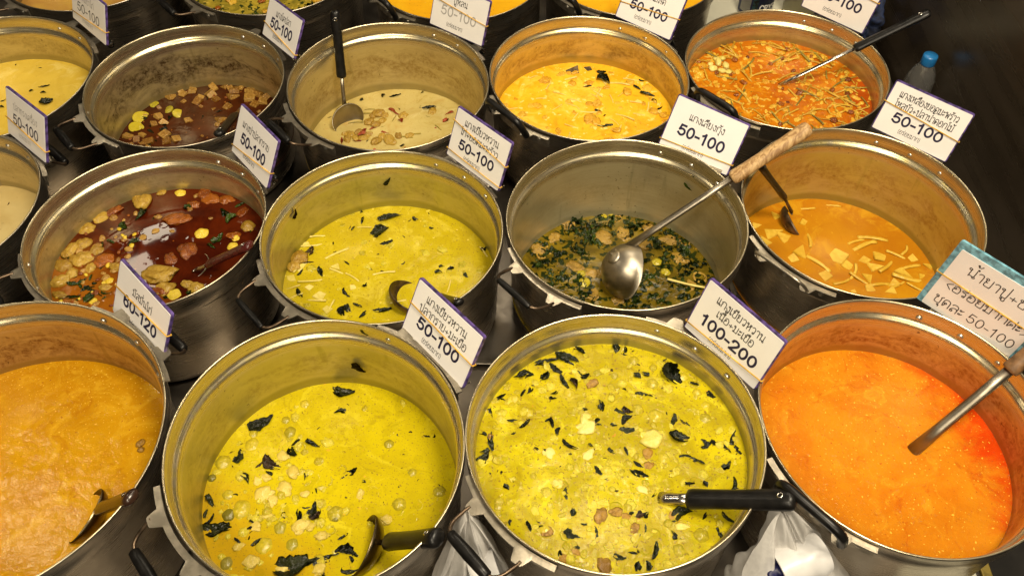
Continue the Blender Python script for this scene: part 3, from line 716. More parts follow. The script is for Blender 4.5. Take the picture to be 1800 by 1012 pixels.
TEXTS = {   # lines, price, ink of the price, rubber bands as (left height, right height)
 'A': (['มัสมั่นไก่'], '60-120', M_INK, [(.50, .60)]), 'B': (['แกงเขียวหวาน', 'ปลากราย+มะเขือ'], '50-100', M_INK, [(.54, .47)]),
 'C': (['แกงเขียวหวาน', 'เนื้อ+มะเขือ'], '100-200', M_INK, [(.13, .22)]), 'E': (['แกงป่าปลากราย'], '50-100', M_INK, [(.14, .34)]),
 'F': (['แกงเขียวหวาน', 'ไก่+ยอดมะพร้าว'], '50-100', M_INK, [(.72, .52), (.14, .10)]), 'G': (['แกงเลียงกุ้ง'], '50-100', M_INK, [(.13, .22)]),
 'H': (['แกงเหลืองยอดมะพร้าว', 'ไหลบัว+ปลาน้ำดอกไม้'], '50-100', M_INK, [(.57, .44)]), 'I': (['แกงไตปลา'], '50-100', M_INK, [(.34, .12)]),
 'J': (['ปูหลน'], '50-100', M_FADED, [(.62, .46)]), 'K': (['แกงส้ม', 'หน่อไม้สด'], '50-100', M_INK, [(.30, .42)]), 'L': (['แกงไตปลา'], '50-100', M_INK, [(.72, .66)]),
 'Q': (['ต้มขาไก่'], '50-100', M_INKTHIN, [(.2, .34)]), 'R': (['ปลาทรงเครื่อง'], '50-100', M_INK, [(.36, .26)]),
}
SIGNLAB = {
 'A': 'white price card reading 60-120 with purple edge, in front of the dark red broth', 'B': 'white 50-100 card with two lines above the price, between the two front yellow green curries',
 'C': 'white price card reading 100-200 with purple edge', 'D': 'large white handwritten card in a light blue border at the right edge',
 'E': 'white 50-100 card behind the dark red broth with meat lumps', 'F': 'white 50-100 card behind the smooth mustard yellow curry',
 'G': 'white 50-100 card behind the big wooden ladle pot, below the orange yellow curry', 'H': 'white 50-100 card against the dark wall, below the clear water bottle',
 'I': 'white 50-100 card between the dark red cube broth and the cream curry, at the top', 'J': 'white card with a pale faded 50-100, behind the cream curry',
 'K': 'white 50-100 card behind the orange yellow curry, cut off by the top edge', 'L': 'white 50-100 card in the top right, behind the orange red stew',
 'Q': 'white card with thin 50-100 in the top left, seen almost edge on', 'R': 'white card with faded writing at the left edge, behind the beige curry'}
def rounded(bm, x0, y0, x1, y1, z0, z1, r=.003, n=3):
    pts = []
    for cx, cy, a0 in ((x1-r, y1-r, 0), (x0+r, y1-r, 90), (x0+r, y0+r, 180), (x1-r, y0+r, 270)):
        for i in range(n+1):
            a = R_(a0+90*i/n); pts.append((cx+r*math.cos(a), cy+r*math.sin(a)))
    lo = [bm.verts.new((p[0], p[1], z0)) for p in pts]; hi = [bm.verts.new((p[0], p[1], z1)) for p in pts]
    bm.faces.new(lo[::-1]); bm.faces.new(hi); m = len(pts)
    for i in range(m): bm.faces.new((lo[i], lo[(i+1) % m], hi[(i+1) % m], hi[i]))
def sign(key):
    pos, (W, Hh), X, Y = SIGN[key]
    X = Vector(X).normalized(); Y = Vector(Y); Y = (Y-X*Y.dot(X)).normalized(); Z = X.cross(Y)
    root = empty('price_card', pos, label=SIGNLAB[key], cat='price sign', group='price cards clipped behind the pots')
    root.matrix_world = Matrix.Translation(pos) @ Matrix((X, Y, Z)).transposed().to_4x4()
    blue = key == 'D'
    bm = bmesh.new(); rounded(bm, -W/2, 0, W/2, Hh, -.005, -.0005, .004)
    obj('backing', bm, M_BLUE if blue else M_PURPLE, root, smooth=False)
    i = .009 if blue else .0022
    bm = bmesh.new(); rounded(bm, -W/2+i, (.001 if blue else .0016), W/2-i, Hh-i-(.001 if not blue else .004), -.0005, .0004, .002)
    obj('paper', bm, M_PAPER, root, smooth=False)
    z = .0006
    if blue:
        text_part(root, 'lettering', 'น้ำยาปู+ขนม', 0, Hh*.66, .0150, .128, .10, z, M_INKTHIN, left=-W*.30)
        text_part(root, 'lettering', '<อร่อยมากค่ะ>', 0, Hh*.37, .0125, .135, .12, z, M_INKTHIN, left=-W*.37)
        text_part(root, 'lettering', 'ชุดละ', 0, Hh*.12, .0150, .050, .10, z, M_INKTHIN, left=-W*.38)
        text_part(root, 'price', '50-100', 0, Hh*.12, .0190, .078, .085, z, M_INKTHIN, left=-W*.05)
        bands = [(.50, .46)]
    else:
        lines, price, ink, bands = TEXTS[key]
        thin = key == 'Q'
        faint = key in 'QR'
        if len(lines) == 2:
            ys = (.735, .545); py = .27; ph = .0200
        else:
            ys = (.64,); py = .33; ph = .0215
        for s, yy in zip(lines, ys):
            tw = text_width(s); wd = min(.76*W, tw*.0128)
            text_part(root, 'lettering', s, 0, Hh*yy, .0112, wd, .12, z, M_INKTHIN if not faint else M_FADED)
        text_part(root, 'price', price, 0, Hh*py, ph, (.76 if len(price) > 6 else .66)*W, .10 if thin else (.14 if faint or key == 'J' else .20), z, ink)
        text_part(root, 'lettering', MORE, -.006, Hh*.12, .0072, .046, .11, z, M_INKTHIN if not faint else M_FADED)
    for a, b in bands:
        bm = bmesh.new(); L = W/2+.0012
        # a rubber band right round the card
        c = [(-L, a*Hh, .0018), (L, b*Hh, .0018), (L, b*Hh, -.0062), (-L, a*Hh, -.0062), (-L, a*Hh, .0018)]
        for p, q in zip(c, c[1:]): add_tube(bm, [Vector(p), Vector(q)], .0011, 6)
        obj('rubber_band', bm, M_BAND, root)
    # wire clip that holds the card at the bracket
    bm = bmesh.new()
    add_tube(bm, catmull([(W*.30, .004, -.007), (W*.40, -.006, -.010), (W*.47, .004, -.016), (W*.50, .012, -.012)], 5), .0012, 6)
    obj('clip', bm, M_BRACKET, root)
    return root

# ------------------------------------------------------------------ ladles
def ladle(label, tip, grip_end, neck, handle_mat, bowl=None, bowl_k=.62, bowl_r=.045, bowl_axis=(0, 0, 1), shaft_r=.0048, grip_r=.0105, hole=True, flat=.62, name='ladle', steel=None):
    tip, ge, neck = Vector(tip), Vector(grip_end), Vector(neck)
    root = empty(name, neck, label=label, cat='ladle', group='ladles in the pots')
    L = neck; steel = steel or M_STEEL
    d = (tip-ge).normalized()
    def loc(p): return p-L
    side = d.cross(Vector((0, 0, 1))).normalized()
    bm = bmesh.new(); ln = (tip-ge).length
    prof = [(0, .7), (.012, .92), (.05, 1.0), (.2, .94), (.45, .92), (.7, .97), (.87, 1.04), (.95, 1.02), (.985, .86), (1, .5)]
    add_tube(bm, [loc(ge.lerp(tip, a)) for a, _ in prof], [grip_r*q for _, q in prof], 14, flat)
    obj('grip', bm, handle_mat, root)
    if hole:
        bm = bmesh.new(); c = loc(ge.lerp(tip, .88)); n = side.cross(d).normalized(); n = n if n.z > 0 else -n
        M = Matrix.Translation(c+n*grip_r*flat*.99) @ n.to_track_quat('Z', 'Y').to_matrix().to_4x4()
        add_lathe(bm, [(.0046, 0), (.0040, .0012), (.0030, .0012), (.0026, 0)], 14, M=M); obj('hanging_hole', bm, M_STEEL, root)
    bm = bmesh.new()
    add_tube(bm, [loc(neck), loc(neck.lerp(ge, .3)), loc(neck.lerp(ge, .7)), loc(ge.lerp(tip, .04))], [shaft_r*1.25, shaft_r, shaft_r*.95, shaft_r*.95], 12, .7)
    obj('shaft', bm, steel, root)
    if bowl is not None:
        c = Vector(bowl); ax = Vector(bowl_axis).normalized()
        M = Matrix.Translation(loc(c)) @ ax.to_track_quat('Z', 'Y').to_matrix().to_4x4()
        bm = bmesh.new(); r = bowl_r; t = .0016; kk = bowl_k
        pr = [(r*.02, -r*kk)]+[(r*math.sin(a), -r*kk*math.cos(a)) for a in [R_(q) for q in range(12, 91, 13)]]+[(r, 0), (r-t*.5, .0006), (r-t, 0)]
        pr += [((r-t)*math.sin(a), -(r*kk-t)*math.cos(a)) for a in [R_(q) for q in range(84, 8, -13)]]+[(r*.02, -(r*kk-t))]
        add_lathe(bm, pr, 40, M=M, close=True); obj('bowl', bm, steel, root)
        bm = bmesh.new()                                          # tongue of the shaft lapped on the bowl
        dn = (neck-c).normalized(); q = loc(c)+(loc(neck)-loc(c))*.92
        if bowl_k > .9:
            nb = (dn*.8-ax*.9+(CAM_O-c).normalized()*.5).normalized(); q = loc(c)+nb*r*1.0
            add_lathe(bm, [(.0005, .0035), (.009, .003), (.0135, .0012), (.015, -.001)], 24, M=Matrix.Translation(q) @ nb.to_track_quat('Z', 'Y').to_matrix().to_4x4())
        add_tube(bm, [loc(neck), loc(neck)*.5+q*.5, q], [shaft_r*1.2, shaft_r*1.9, shaft_r*1.3], 12, .35); obj('tongue', bm, steel, root)
    return root
def along(a, b, k): return a+(b-a)*k
#=SCENE=
# ================================================================== STRUCTURE
def box_obj(name, lo, hi, mat, parent=None, bev=.002):
    bm = bmesh.new(); c = [(a+b)/2 for a, b in zip(lo, hi)]; s = [b-a for a, b in zip(lo, hi)]
    add_box(bm, (0, 0, 0), s, None, bev); return obj(name, bm, mat, parent, c, smooth=False)
M_FLOOR = simple('dark_floor', (.03, .026, .022), .5, 0, .3, 6)
bm = bmesh.new(); bmesh.ops.create_grid(bm, x_segments=2, y_segments=2, size=8)
tag(obj('floor', bm, M_FLOOR, None, (0, 1, -1.15)), kind='structure')

def counter(label, x0, x1, y0, y1, trim):
    root = empty('steel_counter', ((x0+x1)/2, (y0+y1)/2, -1.15), label=label, cat='counter')
    def P(name, lo, hi, mat):
        o = box_obj(name, lo, hi, mat, root); o.location = Vector(o.location)-root.location; return o
    P('top', (x0, y0, ZT-.03), (x1, y1, ZT), M_COUNTER)
    P('shelf', (x0+.03, y0+.03, -.95), (x1-.03, y1-.03, -.92), M_COUNTER)
    for xx in (x0+.02, x1-.06):
        for yy in (y0+.02, y1-.06): P('leg', (xx, yy, -1.15), (xx+.04, yy+.04, ZT-.031), M_COUNTER)
    if trim: P('edge_trim', (x1+.001, y0, ZT-.03), (x1+.018, y1, ZT+.003), simple('brass_trim', (.35, .26, .06), .4, .6, .2))
    return root
counter('front steel counter under the nearest row of pots', -1.35, .775, .36, .940, True)
counter('rear steel counter under the back rows of pots', -1.60, .985, .952, 2.50, False)
# dark steel wall on the right
def wallmat():
    t = NT('dark_brown_steel'); v = t.mapping((1, .3, 6))
    f = t.noise(3, 5, .6, .4, v); g = t.noise(30, 4, .6)
    c = t.mix(t.ramp(f, .3, .7), (.040, .029, .018), (.062, .046, .030))
    return t.set(col=c, metal=.3, rough=t.ramp(f, .3, .7, .24, .32))
wall = empty('dark_wall', (1.0, 2.0, -1.15), label='dark brown reflective wall panel standing along the right side of the pots', cat='wall')
MW = wallmat()
for (y0, y1) in ((.955, 2.098), (2.102, 3.2)):
    o = box_obj('panel', (.993, y0, -1.149), (1.04, y1, 1.6), MW, wall, .003); o.location = Vector(o.location)-wall.location

# ================================================================== POTS AND CURRIES
for k in POTS: pot(k); soup(k)
for k in SIGN: sign(k)
#=PIECES=
# ================================================================== FOOD IN THE CURRIES
LB = 'dark basil leaf floating on the yellow green curry with the short black ladle'
many('B', 'basil_leaf', 'leaf', P_LEAF, [(444,733,52,30),(600,722,24),(523,774,26,60),(547,779,32,-30),(513,796,24),(421,805,32,70),(433,838,26,-40),(539,836,16),
  (449,908,32,75),(527,908,24),(550,899,34,60),(604,943,22,40),(607,964,36),(621,972,26,-40),(619,983,18),(613,1004,40,0),(515,1000,64,18),(566,979,52,30),(540,990,46,24),
  (376,931,56,5),(355,880,34,-55),(370,915,26,60),(395,928,24),(618,830,24,30),(606,838,16),(560,752,10),(602,688,44,-10),(765,935,20,50),(345,905,20,80),(640,846,10),
  (452,952,24,40),(530,722,12),(498,905,14),(438,945,10),(750,767,14),(764,766,12,80),(415,868,12),(556,862,12)], LB)
many('B', 'brown_leaf', 'leaf', P_LEAFB, [(474,816,42,-35),(556,905,30,60),(455,818,20)], 'brown curled leaf floating on the yellow green curry with the short black ladle')
LE = 'green round eggplant bobbing in the yellow green curry with the short black ladle'
many('B', 'eggplant', 'egg', P_EGG, [(443,780,32),(510,759,28),(502,738,20),(590,902,36),(684,780,22),(773,863,30),(492,927,32),(385,810,34),(513,958,34),(536,710,24),(702,885,30),(465,958,40),(424,895,46),(400,868,26),(445,762,20),(725,830,22)], LE, sink=.8)
many('B', 'eggplant', 'egg', P_EGGD, [(402,905,30),(590,910,20),(398,990,30),(360,838,18)], 'olive brown eggplant bobbing in the yellow green curry with the short black ladle', sink=.78)
LM = 'pale cooked meat piece in the yellow green curry with the short black ladle'
many('B', 'meat_piece', 'flat', P_PALE, [(464,868,36),(498,858,34),(513,828,30),(450,925,22),(527,925,34),(566,940,26),(498,993,32),(438,988,32),(679,913,22),(634,869,20),(452,845,20),(498,800,28),(480,880,24),(535,868,18),(466,838,22),(470,905,20),(545,925,20),(420,960,22),(560,1000,24)], LM, sink=.5)
LB = 'dark basil leaf floating on the leafy curry filled almost to the rim'
many('C', 'basil_leaf', 'leaf', P_LEAF, [(856,721,22,-60),(924,745,30),(970,743,22,-75),(1059,716,22,80),(1099,736,26),(1090,722,28,-25),(1099,756,40,-8),(1185,739,34,70),(1204,743,22,-45),(1194,771,36,-20),
  (1244,782,28,40),(1212,802,50,-15),(1286,771,36,80),(1277,820,26,30),(1274,783,28,-40),(1124,833,36,-25),(1050,826,30,-60),(998,783,36,-35),(1076,793,24,-25),(1101,793,18,-70),(862,777,42,-80),
  (838,807,30,40),(942,786,20,-50),(994,868,26,-85),(1001,940,34,-40),(1049,937,22,85),(1153,967,40,75),(1194,900,40,30),(1286,916,34,-45),(1292,854,34,70),(1264,934,32,-80),
  (985,628,36,-60),(1008,642,44,-40),(955,617,38,10),(975,648,38,-45),(998,629,46,-20),(948,638,24),(918,655,32,20),(991,672,34,-60),(1178,660,46,-70),(1128,690,34,-5),(1167,635,18),
  (1057,713,24,80),(905,650,26,20),(960,662,22),(970,700,16),(920,690,18,60),(860,690,24,30),(1020,615,26),(1100,612,22),(1210,850,26),(1180,868,20),(1225,880,24,50),(890,855,16),(1062,902,14),(1240,850,14),(1120,660,18),
  (840,760,18),(905,760,14),(1030,860,12),(1135,905,18),(1150,870,14),(1240,905,20,60),(1088,980,26),(1255,690,20,-50),(1300,790,26,-70),(985,975,18),(930,925,22)], LB)
many('C', 'basil_leaf', 'leaf', P_LEAFB, [(1101,722,22,-30),(1010,672,26,-50),(1066,805,18),(1120,640,20),(1125,905,20)], 'brown basil leaf floating on the leafy curry filled almost to the rim', cat='basil leaf')
many('C', 'eggplant', 'egg', P_EGG, [(1153,730,34),(1121,719,26),(1167,804,26),(1233,940,34),(1194,967,32),(957,931,26),(1114,634,26),(1147,674,26),(1200,662,24),(1240,712,22),(1240,735,26),(905,700,20),(1050,655,20),(1000,690,24),(930,725,22),(1080,660,18),(880,735,20),(1225,690,20),(1105,890,20),(875,890,22)], 'green round eggplant bobbing in the leafy curry filled almost to the rim', sink=.8)
many('C', 'meat_piece', 'flat', P_STRAW, [(1028,752,40,20),(1142,771,44,-4),(1030,735,30),(965,795,24),(1035,798,26),(980,850,22),(1130,860,22),(1200,925,26)], 'pale smooth meat piece in the leafy curry filled almost to the rim', sink=.6)
many('C', 'meat_piece', 'flat', P_BROWN, [(1055,903,34),(1082,900,26),(1100,908,18),(1139,796,22),(1061,993,38),(1040,672,24),(1115,928,22),(962,935,24),(993,980,24),(1012,968,18),(1180,905,16),(1140,818,18,10),(860,770,18)], 'brown meat lump in the leafy curry filled almost to the rim', sink=.55)
for sh, nn, lo, hi in (('lump', 60, 8, 20), ('flat', 60, 10, 26), ('egg', 26, 10, 22), ('ring', 16, 14, 26)):
    scatter('C', 'gourd_bit' if sh in ('egg', 'ring') else 'meat_crumb', sh, P_COAT, nn, lo, hi, 'curry coated bit half sunk in the leafy curry filled almost to the rim', sink=.72 if sh != 'ring' else .5)
for sh, nn, lo, hi in (('lump', 40, 8, 20), ('flat', 44, 10, 28), ('egg', 16, 10, 22), ('ring', 8, 14, 24)):
    scatter('B', 'gourd_bit' if sh in ('egg', 'ring') else 'meat_crumb', sh, P_COAT, nn, lo, hi, 'curry coated bit half sunk in the yellow green curry with the short black ladle', region=(215, 60, .05), sink=.72 if sh != 'ring' else .5)
scatter('F', 'bamboo_crumb', 'flat', P_COAT, 40, 8, 20, 'small curry coated bit half sunk in the smooth mustard yellow curry', sink=.75)
scatter('K', 'coated_crumb', 'flat', P_COATO, 40, 8, 22, 'small curry coated bit half sunk in the bright orange yellow curry', sink=.7)
scatter('L', 'stew_crumb', 'lump', P_COATO, 60, 6, 16, 'small curry coated bit half sunk in the orange red stew of the third row', sink=.6)
scatter('C', 'small_leaf', 'leaf', P_LEAF, 40, 11, 22, 'small dark leaf on the leafy curry filled almost to the rim')
scatter('B', 'small_leaf', 'leaf', P_LEAF, 22, 10, 20, 'small dark leaf on the yellow green curry with the short black ladle', region=(215, 60, .05))
scatter('F', 'small_leaf', 'leaf', P_LEAF, 22, 7, 16, 'small dark leaf on the smooth mustard yellow curry')
scatter('C', 'leaf_shred', 'leaf', P_LEAFB, 60, 5, 11, 'tiny dark leaf shred on the leafy curry filled almost to the rim')
scatter('B', 'leaf_shred', 'leaf', P_LEAFB, 40, 4, 9, 'tiny dark leaf shred on the yellow green curry with the short black ladle')

LM = 'browned meat lump floating in the dark red broth behind the orange brown curry'
many('E', 'meat_lump', 'lump', P_CHICK, [(116,437,36),(148,428,34),(145,454,38),(98,468,34),(101,496,36),(98,521,28),(252,354,40),(169,377,28),(146,400,28),(284,336,18),(344,505,30),(436,398,28),(240,348,26),(126,480,26),(170,440,26),(205,470,30),(330,500,24),(130,455,22),(160,470,24),(95,445,22),(185,505,22)], LM, sink=.55)
many('E', 'meat_slice', 'flat', P_ORANGE, [(196,368,34),(311,385,46),(370,350,34),(410,415,26),(184,457,34),(360,335,30),(425,372,26),(330,440,40),(285,510,36),(340,360,24),(400,350,30),(300,455,30)], 'reddish meat slice under the surface of the dark red broth behind the orange brown curry', sink=.42)
many('E', 'tofu_slice', 'flat', P_CHICK, [(278,484,62,-10),(288,508,34)], 'big flat tan slice in the dark red broth beside the 60-120 card', sink=.3)
many('E', 'eggplant', 'egg', P_YELLOW, [(317,339,26),(354,410,30),(409,433,26),(305,517,34),(414,418,20),(163,529,20),(192,493,18)], 'yellow round eggplant in the dark red broth behind the orange brown curry', sink=.8)
LG = 'wet dark green herb leaf in the dark red broth behind the orange brown curry'
many('E', 'herb_leaf', 'leaf', P_GREEN, [(252,377,34),(397,377,42),(382,422,34),(133,499,40,20),(166,511,40,-20),(127,523,36,5),(113,454,34),(235,424,28),(250,372,24),(405,385,30),(150,508,32,35),(185,515,26),(178,435,26),(440,408,24),(195,425,22),(370,432,26),(330,365,22),(430,355,22),(160,523,28)], LG, sink=.3)
scatter('E', 'chilli_bit', 'lump', P_ORANGE, 46, 5, 12, 'small orange chilli bit in the dark red broth behind the orange brown curry', region=(215, 45, .35), sink=.3)
scatter('E', 'meat_crumb', 'lump', P_CUBE, 60, 7, 18, 'small meat crumb in the dark red broth behind the orange brown curry', region=(200, 60, .3), sink=.6)
scatter('E', 'herb_shred', 'leaf', P_GREEN, 40, 10, 24, 'thin herb shred in the dark red broth behind the orange brown curry', region=(220, 70, .3), sink=.3)
scatter('E', 'chilli_bit', 'lump', P_YELLOW, 30, 5, 11, 'small yellow chilli seed cluster in the dark red broth behind the orange brown curry', region=(215, 45, .35), sink=.3)

LB = 'dark leaf strip floating on the smooth mustard yellow curry'
many('F', 'leaf_strip', 'leaf', P_LEAF, [(667,407,36,45),(685,383,44,25),(679,427,30,20),(730,386,16,-30),(621,401,14,70),(637,388,18),(529,478,20,70),(563,478,26,-70),(610,517,32,-45),(642,502,14,50),(527,517,26,-60),(856,437,16),
  (770,478,16,10),(818,484,14,-60),(650,472,12),(610,543,24,-60),(628,537,20),(699,497,16,-20),(673,546,36,10),(640,551,24,60),(720,388,8),(775,468,12,20),(600,548,22,-80),(585,500,8),(600,370,8)], LB)
many('F', 'bamboo_shred', 'strip', P_STRAW, [(548,493,48,10),(554,528,40,-5),(527,469,34,60),(593,477,30,-20),(548,431,40,10),(593,446,46,30),(619,487,32,-35),(513,505,30,20),(788,505,34,80),(675,480,40,8),(560,415,34,10),(640,400,26),(580,540,34,70),(852,442,26,-60),(700,530,30,20),(520,520,26,30)], 'pale bamboo shred in the smooth mustard yellow curry', sink=.4)
many('F', 'bamboo_piece', 'wedge', P_STRAW, [(530,470,24),(560,520,26),(512,490,20),(590,470,20),(545,505,18),(620,505,16),(575,545,20),(536,430,18)], 'pale flat bamboo piece in the smooth mustard yellow curry', sink=.55)
many('F', 'fish_piece', 'lump', P_CHICK, [(517,452,30),(510,468,24)], 'browned fish piece at the left edge of the smooth mustard yellow curry', sink=.3)
many('F', 'fish_skin', 'leaf', P_LEAFB, [(545,443,26,60),(540,461,20,20),(522,446,22)], 'brown fish skin piece at the left edge of the smooth mustard yellow curry')

LG = 'cooked dark green leaf in the leafy brown broth with the big ladle'
many('G', 'green_leaf', 'wilt', P_GREEN, [(1069,392,44),(983,425,22),(1025,446,36),(960,463,42),(980,484,38),(995,500,30),(1146,490,36),(1125,514,38),(1170,534,40),(1152,428,40),(1200,434,34),(1016,395,40),(1111,392,36),(1232,463,34),(1117,537,32),(935,424,22),(1040,405,30),(1085,382,26),(1185,455,28),(1135,540,24),(1010,430,22),(1180,500,24),(1085,410,28),(955,445,24),(1220,480,24)], LG, sink=.35)
scatter('G', 'green_leaf', 'wilt', P_GREEN, 115, 18, 42, 'thin dark green leaf shred in the leafy brown broth with the big ladle', sink=.3, cat='green leaf')
many('G', 'mushroom', 'flat', P_BROTH, [(951,440,34),(1057,416,40),(1096,410,36),(974,416,30),(1170,422,34),(1191,454,36),(1043,517,34),(1087,529,34),(1215,500,30),(1130,430,30),(1000,395,30),(1010,470,34),(1040,480,30),(1140,405,30),(1185,420,28)], 'brown mushroom slice in the leafy brown broth with the big ladle', sink=.65)
many('G', 'mushroom', 'ring', P_CHICK, [(952,447,26),(1230,488,30),(965,440,20),(1085,385,20),(1030,525,22),(1205,425,22)], 'curled tan mushroom strip in the leafy brown broth with the big ladle', sink=.3)
many('G', 'zucchini_piece', 'egg', P_EGG, [(1028,496,28),(1170,478,22),(1155,460,22),(1022,481,20),(1060,378,16),(1075,377,14)], 'green gourd piece in the leafy brown broth with the big ladle', sink=.8)
put('G', 'baby_corn', 'strip', P_STRAW, 1205, 501, 66, 'yellow baby corn in the leafy brown broth, right of the big ladle', rot=-18, sink=-.3)

LH = 'flat bamboo slice in the amber soup beside the dark wall'
many('H', 'bamboo_slice', 'wedge', P_BAMB, [(1356,413,40),(1377,418,38),(1410,443,34),(1470,451,44),(1519,457,24),(1537,469,38),(1525,489,28),(1632,466,20),(1330,398,20),(1365,380,26),(1620,485,16),(1565,510,22),(1528,508,22),(1345,425,34),(1413,391,20),(1588,480,34),(1548,450,30),(1570,498,28),(1450,485,30),(1605,455,22),(1490,468,26),(1500,512,16),(1395,455,26)], LH, sink=.5, tilt=.25)
many('H', 'bamboo_stick', 'strip', P_BAMB, [(1421,422,36,88),(1439,463,50,-45),(1558,466,50,45),(1534,420,52,-10),(1519,431,50,28),(1599,489,62,-12),(1513,490,44,-38),(1465,362,26,-10),(1420,366,26,5),(1578,500,34,30),(1505,425,34,20),(1600,470,40,15),(1575,448,36,-30),(1545,500,40,10),(1500,478,40,60),(1610,505,34,-35),(1480,495,36,20),(1590,440,28,50)], 'yellow bamboo stick in the amber soup beside the dark wall', sink=.5, thick=1.7)

LI = 'tan meat cube floating in the dark red broth of the third row'
many('I', 'meat_cube', 'cube', P_CUBE, [(376,153,22),(413,159,22),(442,157,18),(456,163,22),(439,173,24),(462,178,22),(448,184,18),(409,169,22),(338,159,20),(348,179,20),(370,166,22),(299,169,18),(322,166,16),(388,210,20),(400,188,18),(279,205,18),(288,216,18),(261,249,24),(290,237,22),(225,240,22),(293,249,18),(470,170,16),(425,150,16),(395,152,14),(240,245,16),(270,218,16),(310,245,18),(380,175,16),(330,212,14),(250,238,16)], LI, sink=.62, tilt=.5)
many('I', 'eggplant_slice', 'slice', P_EGG, [(249,207,30),(240,225,28),(314,200,22),(296,193,18),(266,180,16)], 'yellow green eggplant slice in the dark red broth of the third row', sink=.6, tilt=.3)
many('I', 'herb_leaf', 'leaf', P_LEAF, [(416,147,14),(264,231,20,-40),(288,229,20),(386,196,16),(300,207,16),(290,165,12)], 'dark herb leaf in the dark red broth of the third row')
scatter('I', 'meat_crumb', 'cube', P_CUBE, 34, 7, 15, 'small meat crumb in the dark red broth of the third row', sink=.65, tilt=.5)
scatter('I', 'herb_shred', 'leaf', P_LEAF, 24, 8, 16, 'thin dark herb shred in the dark red broth of the third row')
scatter('I', 'chilli_bit', 'lump', P_ORANGE, 22, 4, 8, 'small orange bit in the dark red broth of the third row', sink=.35)

many('J', 'shrimp', 'lump', P_CHICK, [(667,199,26),(661,219,22),(672,213,18),(616,237,20),(630,232,18),(661,249,24),(684,246,26),(700,240,20),(640,242,20),(655,205,16),(678,203,16),(648,236,16),(672,240,18),(690,250,18),(625,243,16),(606,236,14),(708,204,22),(650,214,22),(760,196,20),(610,245,22),(720,238,20)], 'pinkish tan shrimp in the pale cream curry', sink=.55)
many('J', 'shrimp_shell', 'leaf', P_RED, [(690,194,20),(637,237,22),(601,247,20),(619,185,22),(655,226,18),(628,248,18),(791,199,20),(705,212,16),(676,232,18),(696,200,16),(612,190,18),(785,212,16),(640,230,16)], 'red shrimp shell piece in the pale cream curry', sink=.1)
many('J', 'herb_leaf', 'leaf', P_LEAF, [(696,169,26,30),(636,175,14),(673,169,12),(755,190,30,10),(708,256,16),(645,250,14)], 'dark herb leaf on the pale cream curry')
many('J', 'green_stalk', 'strip', P_OLIVE, [(770,225,18,-50),(625,216,26,8),(649,200,22,10),(692,210,18,70),(650,193,18,5),(714,242,24,-8),(730,236,20,0)], 'olive green stalk in the pale cream curry', sink=.1)
scatter('J', 'spice_bit', 'lump', P_RED, 26, 3, 7, 'tiny red spice bit in the pale cream curry', region=(255, 50, .1), sink=.3)
scatter('J', 'herb_shred', 'leaf', P_OLIVE, 18, 5, 12, 'tiny olive herb shred in the pale cream curry')

many('K', 'fish_skin', 'wedge', P_SKIN, [(1007,123,26),(1034,121,16)], 'dark diamond of fish skin on the bright orange yellow curry', sink=.1)
many('K', 'dark_leaf', 'leaf', P_LEAF, [(1061,139,36,-28),(1033,152,18,10),(1057,128,20,0),(1135,166,34,-30),(1120,155,20,-40),(1159,191,20,30),(1065,221,32,5),(1050,195,14,-20),(1063,203,10),(1150,178,16,-40),(1128,143,16,-10)], 'dark leaf on the bright orange yellow curry')
many('K', 'bamboo_shred', 'strip', P_STRAW, [(1098,206,38,-30),(1035,197,30,-5),(985,165,26),(1000,140,30,15),(1090,148,36,-12),(1110,140,30,-10),(1125,202,24,-10),(1005,222,26,-15),(1150,195,24),(965,150,30,70),(1050,165,26),(1075,175,24),(940,135,20),(1015,178,26),(1090,225,24),(1120,180,26)], 'pale shred in the bright orange yellow curry', sink=.4)
scatter('K', 'bamboo_shred', 'strip', P_STRAW, 26, 12, 26, 'thin pale shred in the bright orange yellow curry', sink=.42, cat='bamboo shred')
scatter('K', 'soft_lump', 'flat', P_GOLD, 18, 12, 26, 'soft golden lump in the bright orange yellow curry', sink=.4)

LL = 'yellow green stem in the orange red stew of the third row'
many('L', 'stem', 'strip', P_STEM, [(1285,95,26,88),(1265,130,28,75),(1340,100,24,0),(1240,200,30,10),(1225,170,26,30),(1460,165,40,-50),(1480,175,36,-45),(1430,155,30,-35),(1330,175,26,80),(1450,210,34,-15),(1345,215,30),(1500,90,26,-20),(1270,200,36,-10)], LL, sink=.15)
scatter('L', 'stem', 'strip', P_STEM, 110, 22, 46, LL, sink=.3, thick=1.1)
scatter('L', 'olive_stem', 'strip', P_OLIVE, 40, 24, 46, 'thin olive stem in the orange red stew of the third row', sink=.15, region=(300, 70, .2))
scatter('L', 'squid_ring', 'ring', P_STEM, 22, 16, 30, 'curled pale squid ring in the orange red stew of the third row', sink=.2)
scatter('L', 'soft_lump', 'flat', P_GOLD, 40, 8, 18, 'soft golden lump in the orange red stew of the third row', sink=.3)
scatter('L', 'small_lump', 'lump', P_ORANGE, 30, 7, 16, 'small orange lump in the orange red stew of the third row', sink=.3)
many('L', 'fish_flake', 'lump', P_STRAW, [(1262,112,20),(1252,122,16),(1275,118,18),(1268,126,14),(1258,106,12),(1280,128,12),(1270,104,10),(1248,114,10)], 'pale flaky fish piece at the left of the orange red stew', sink=.2)

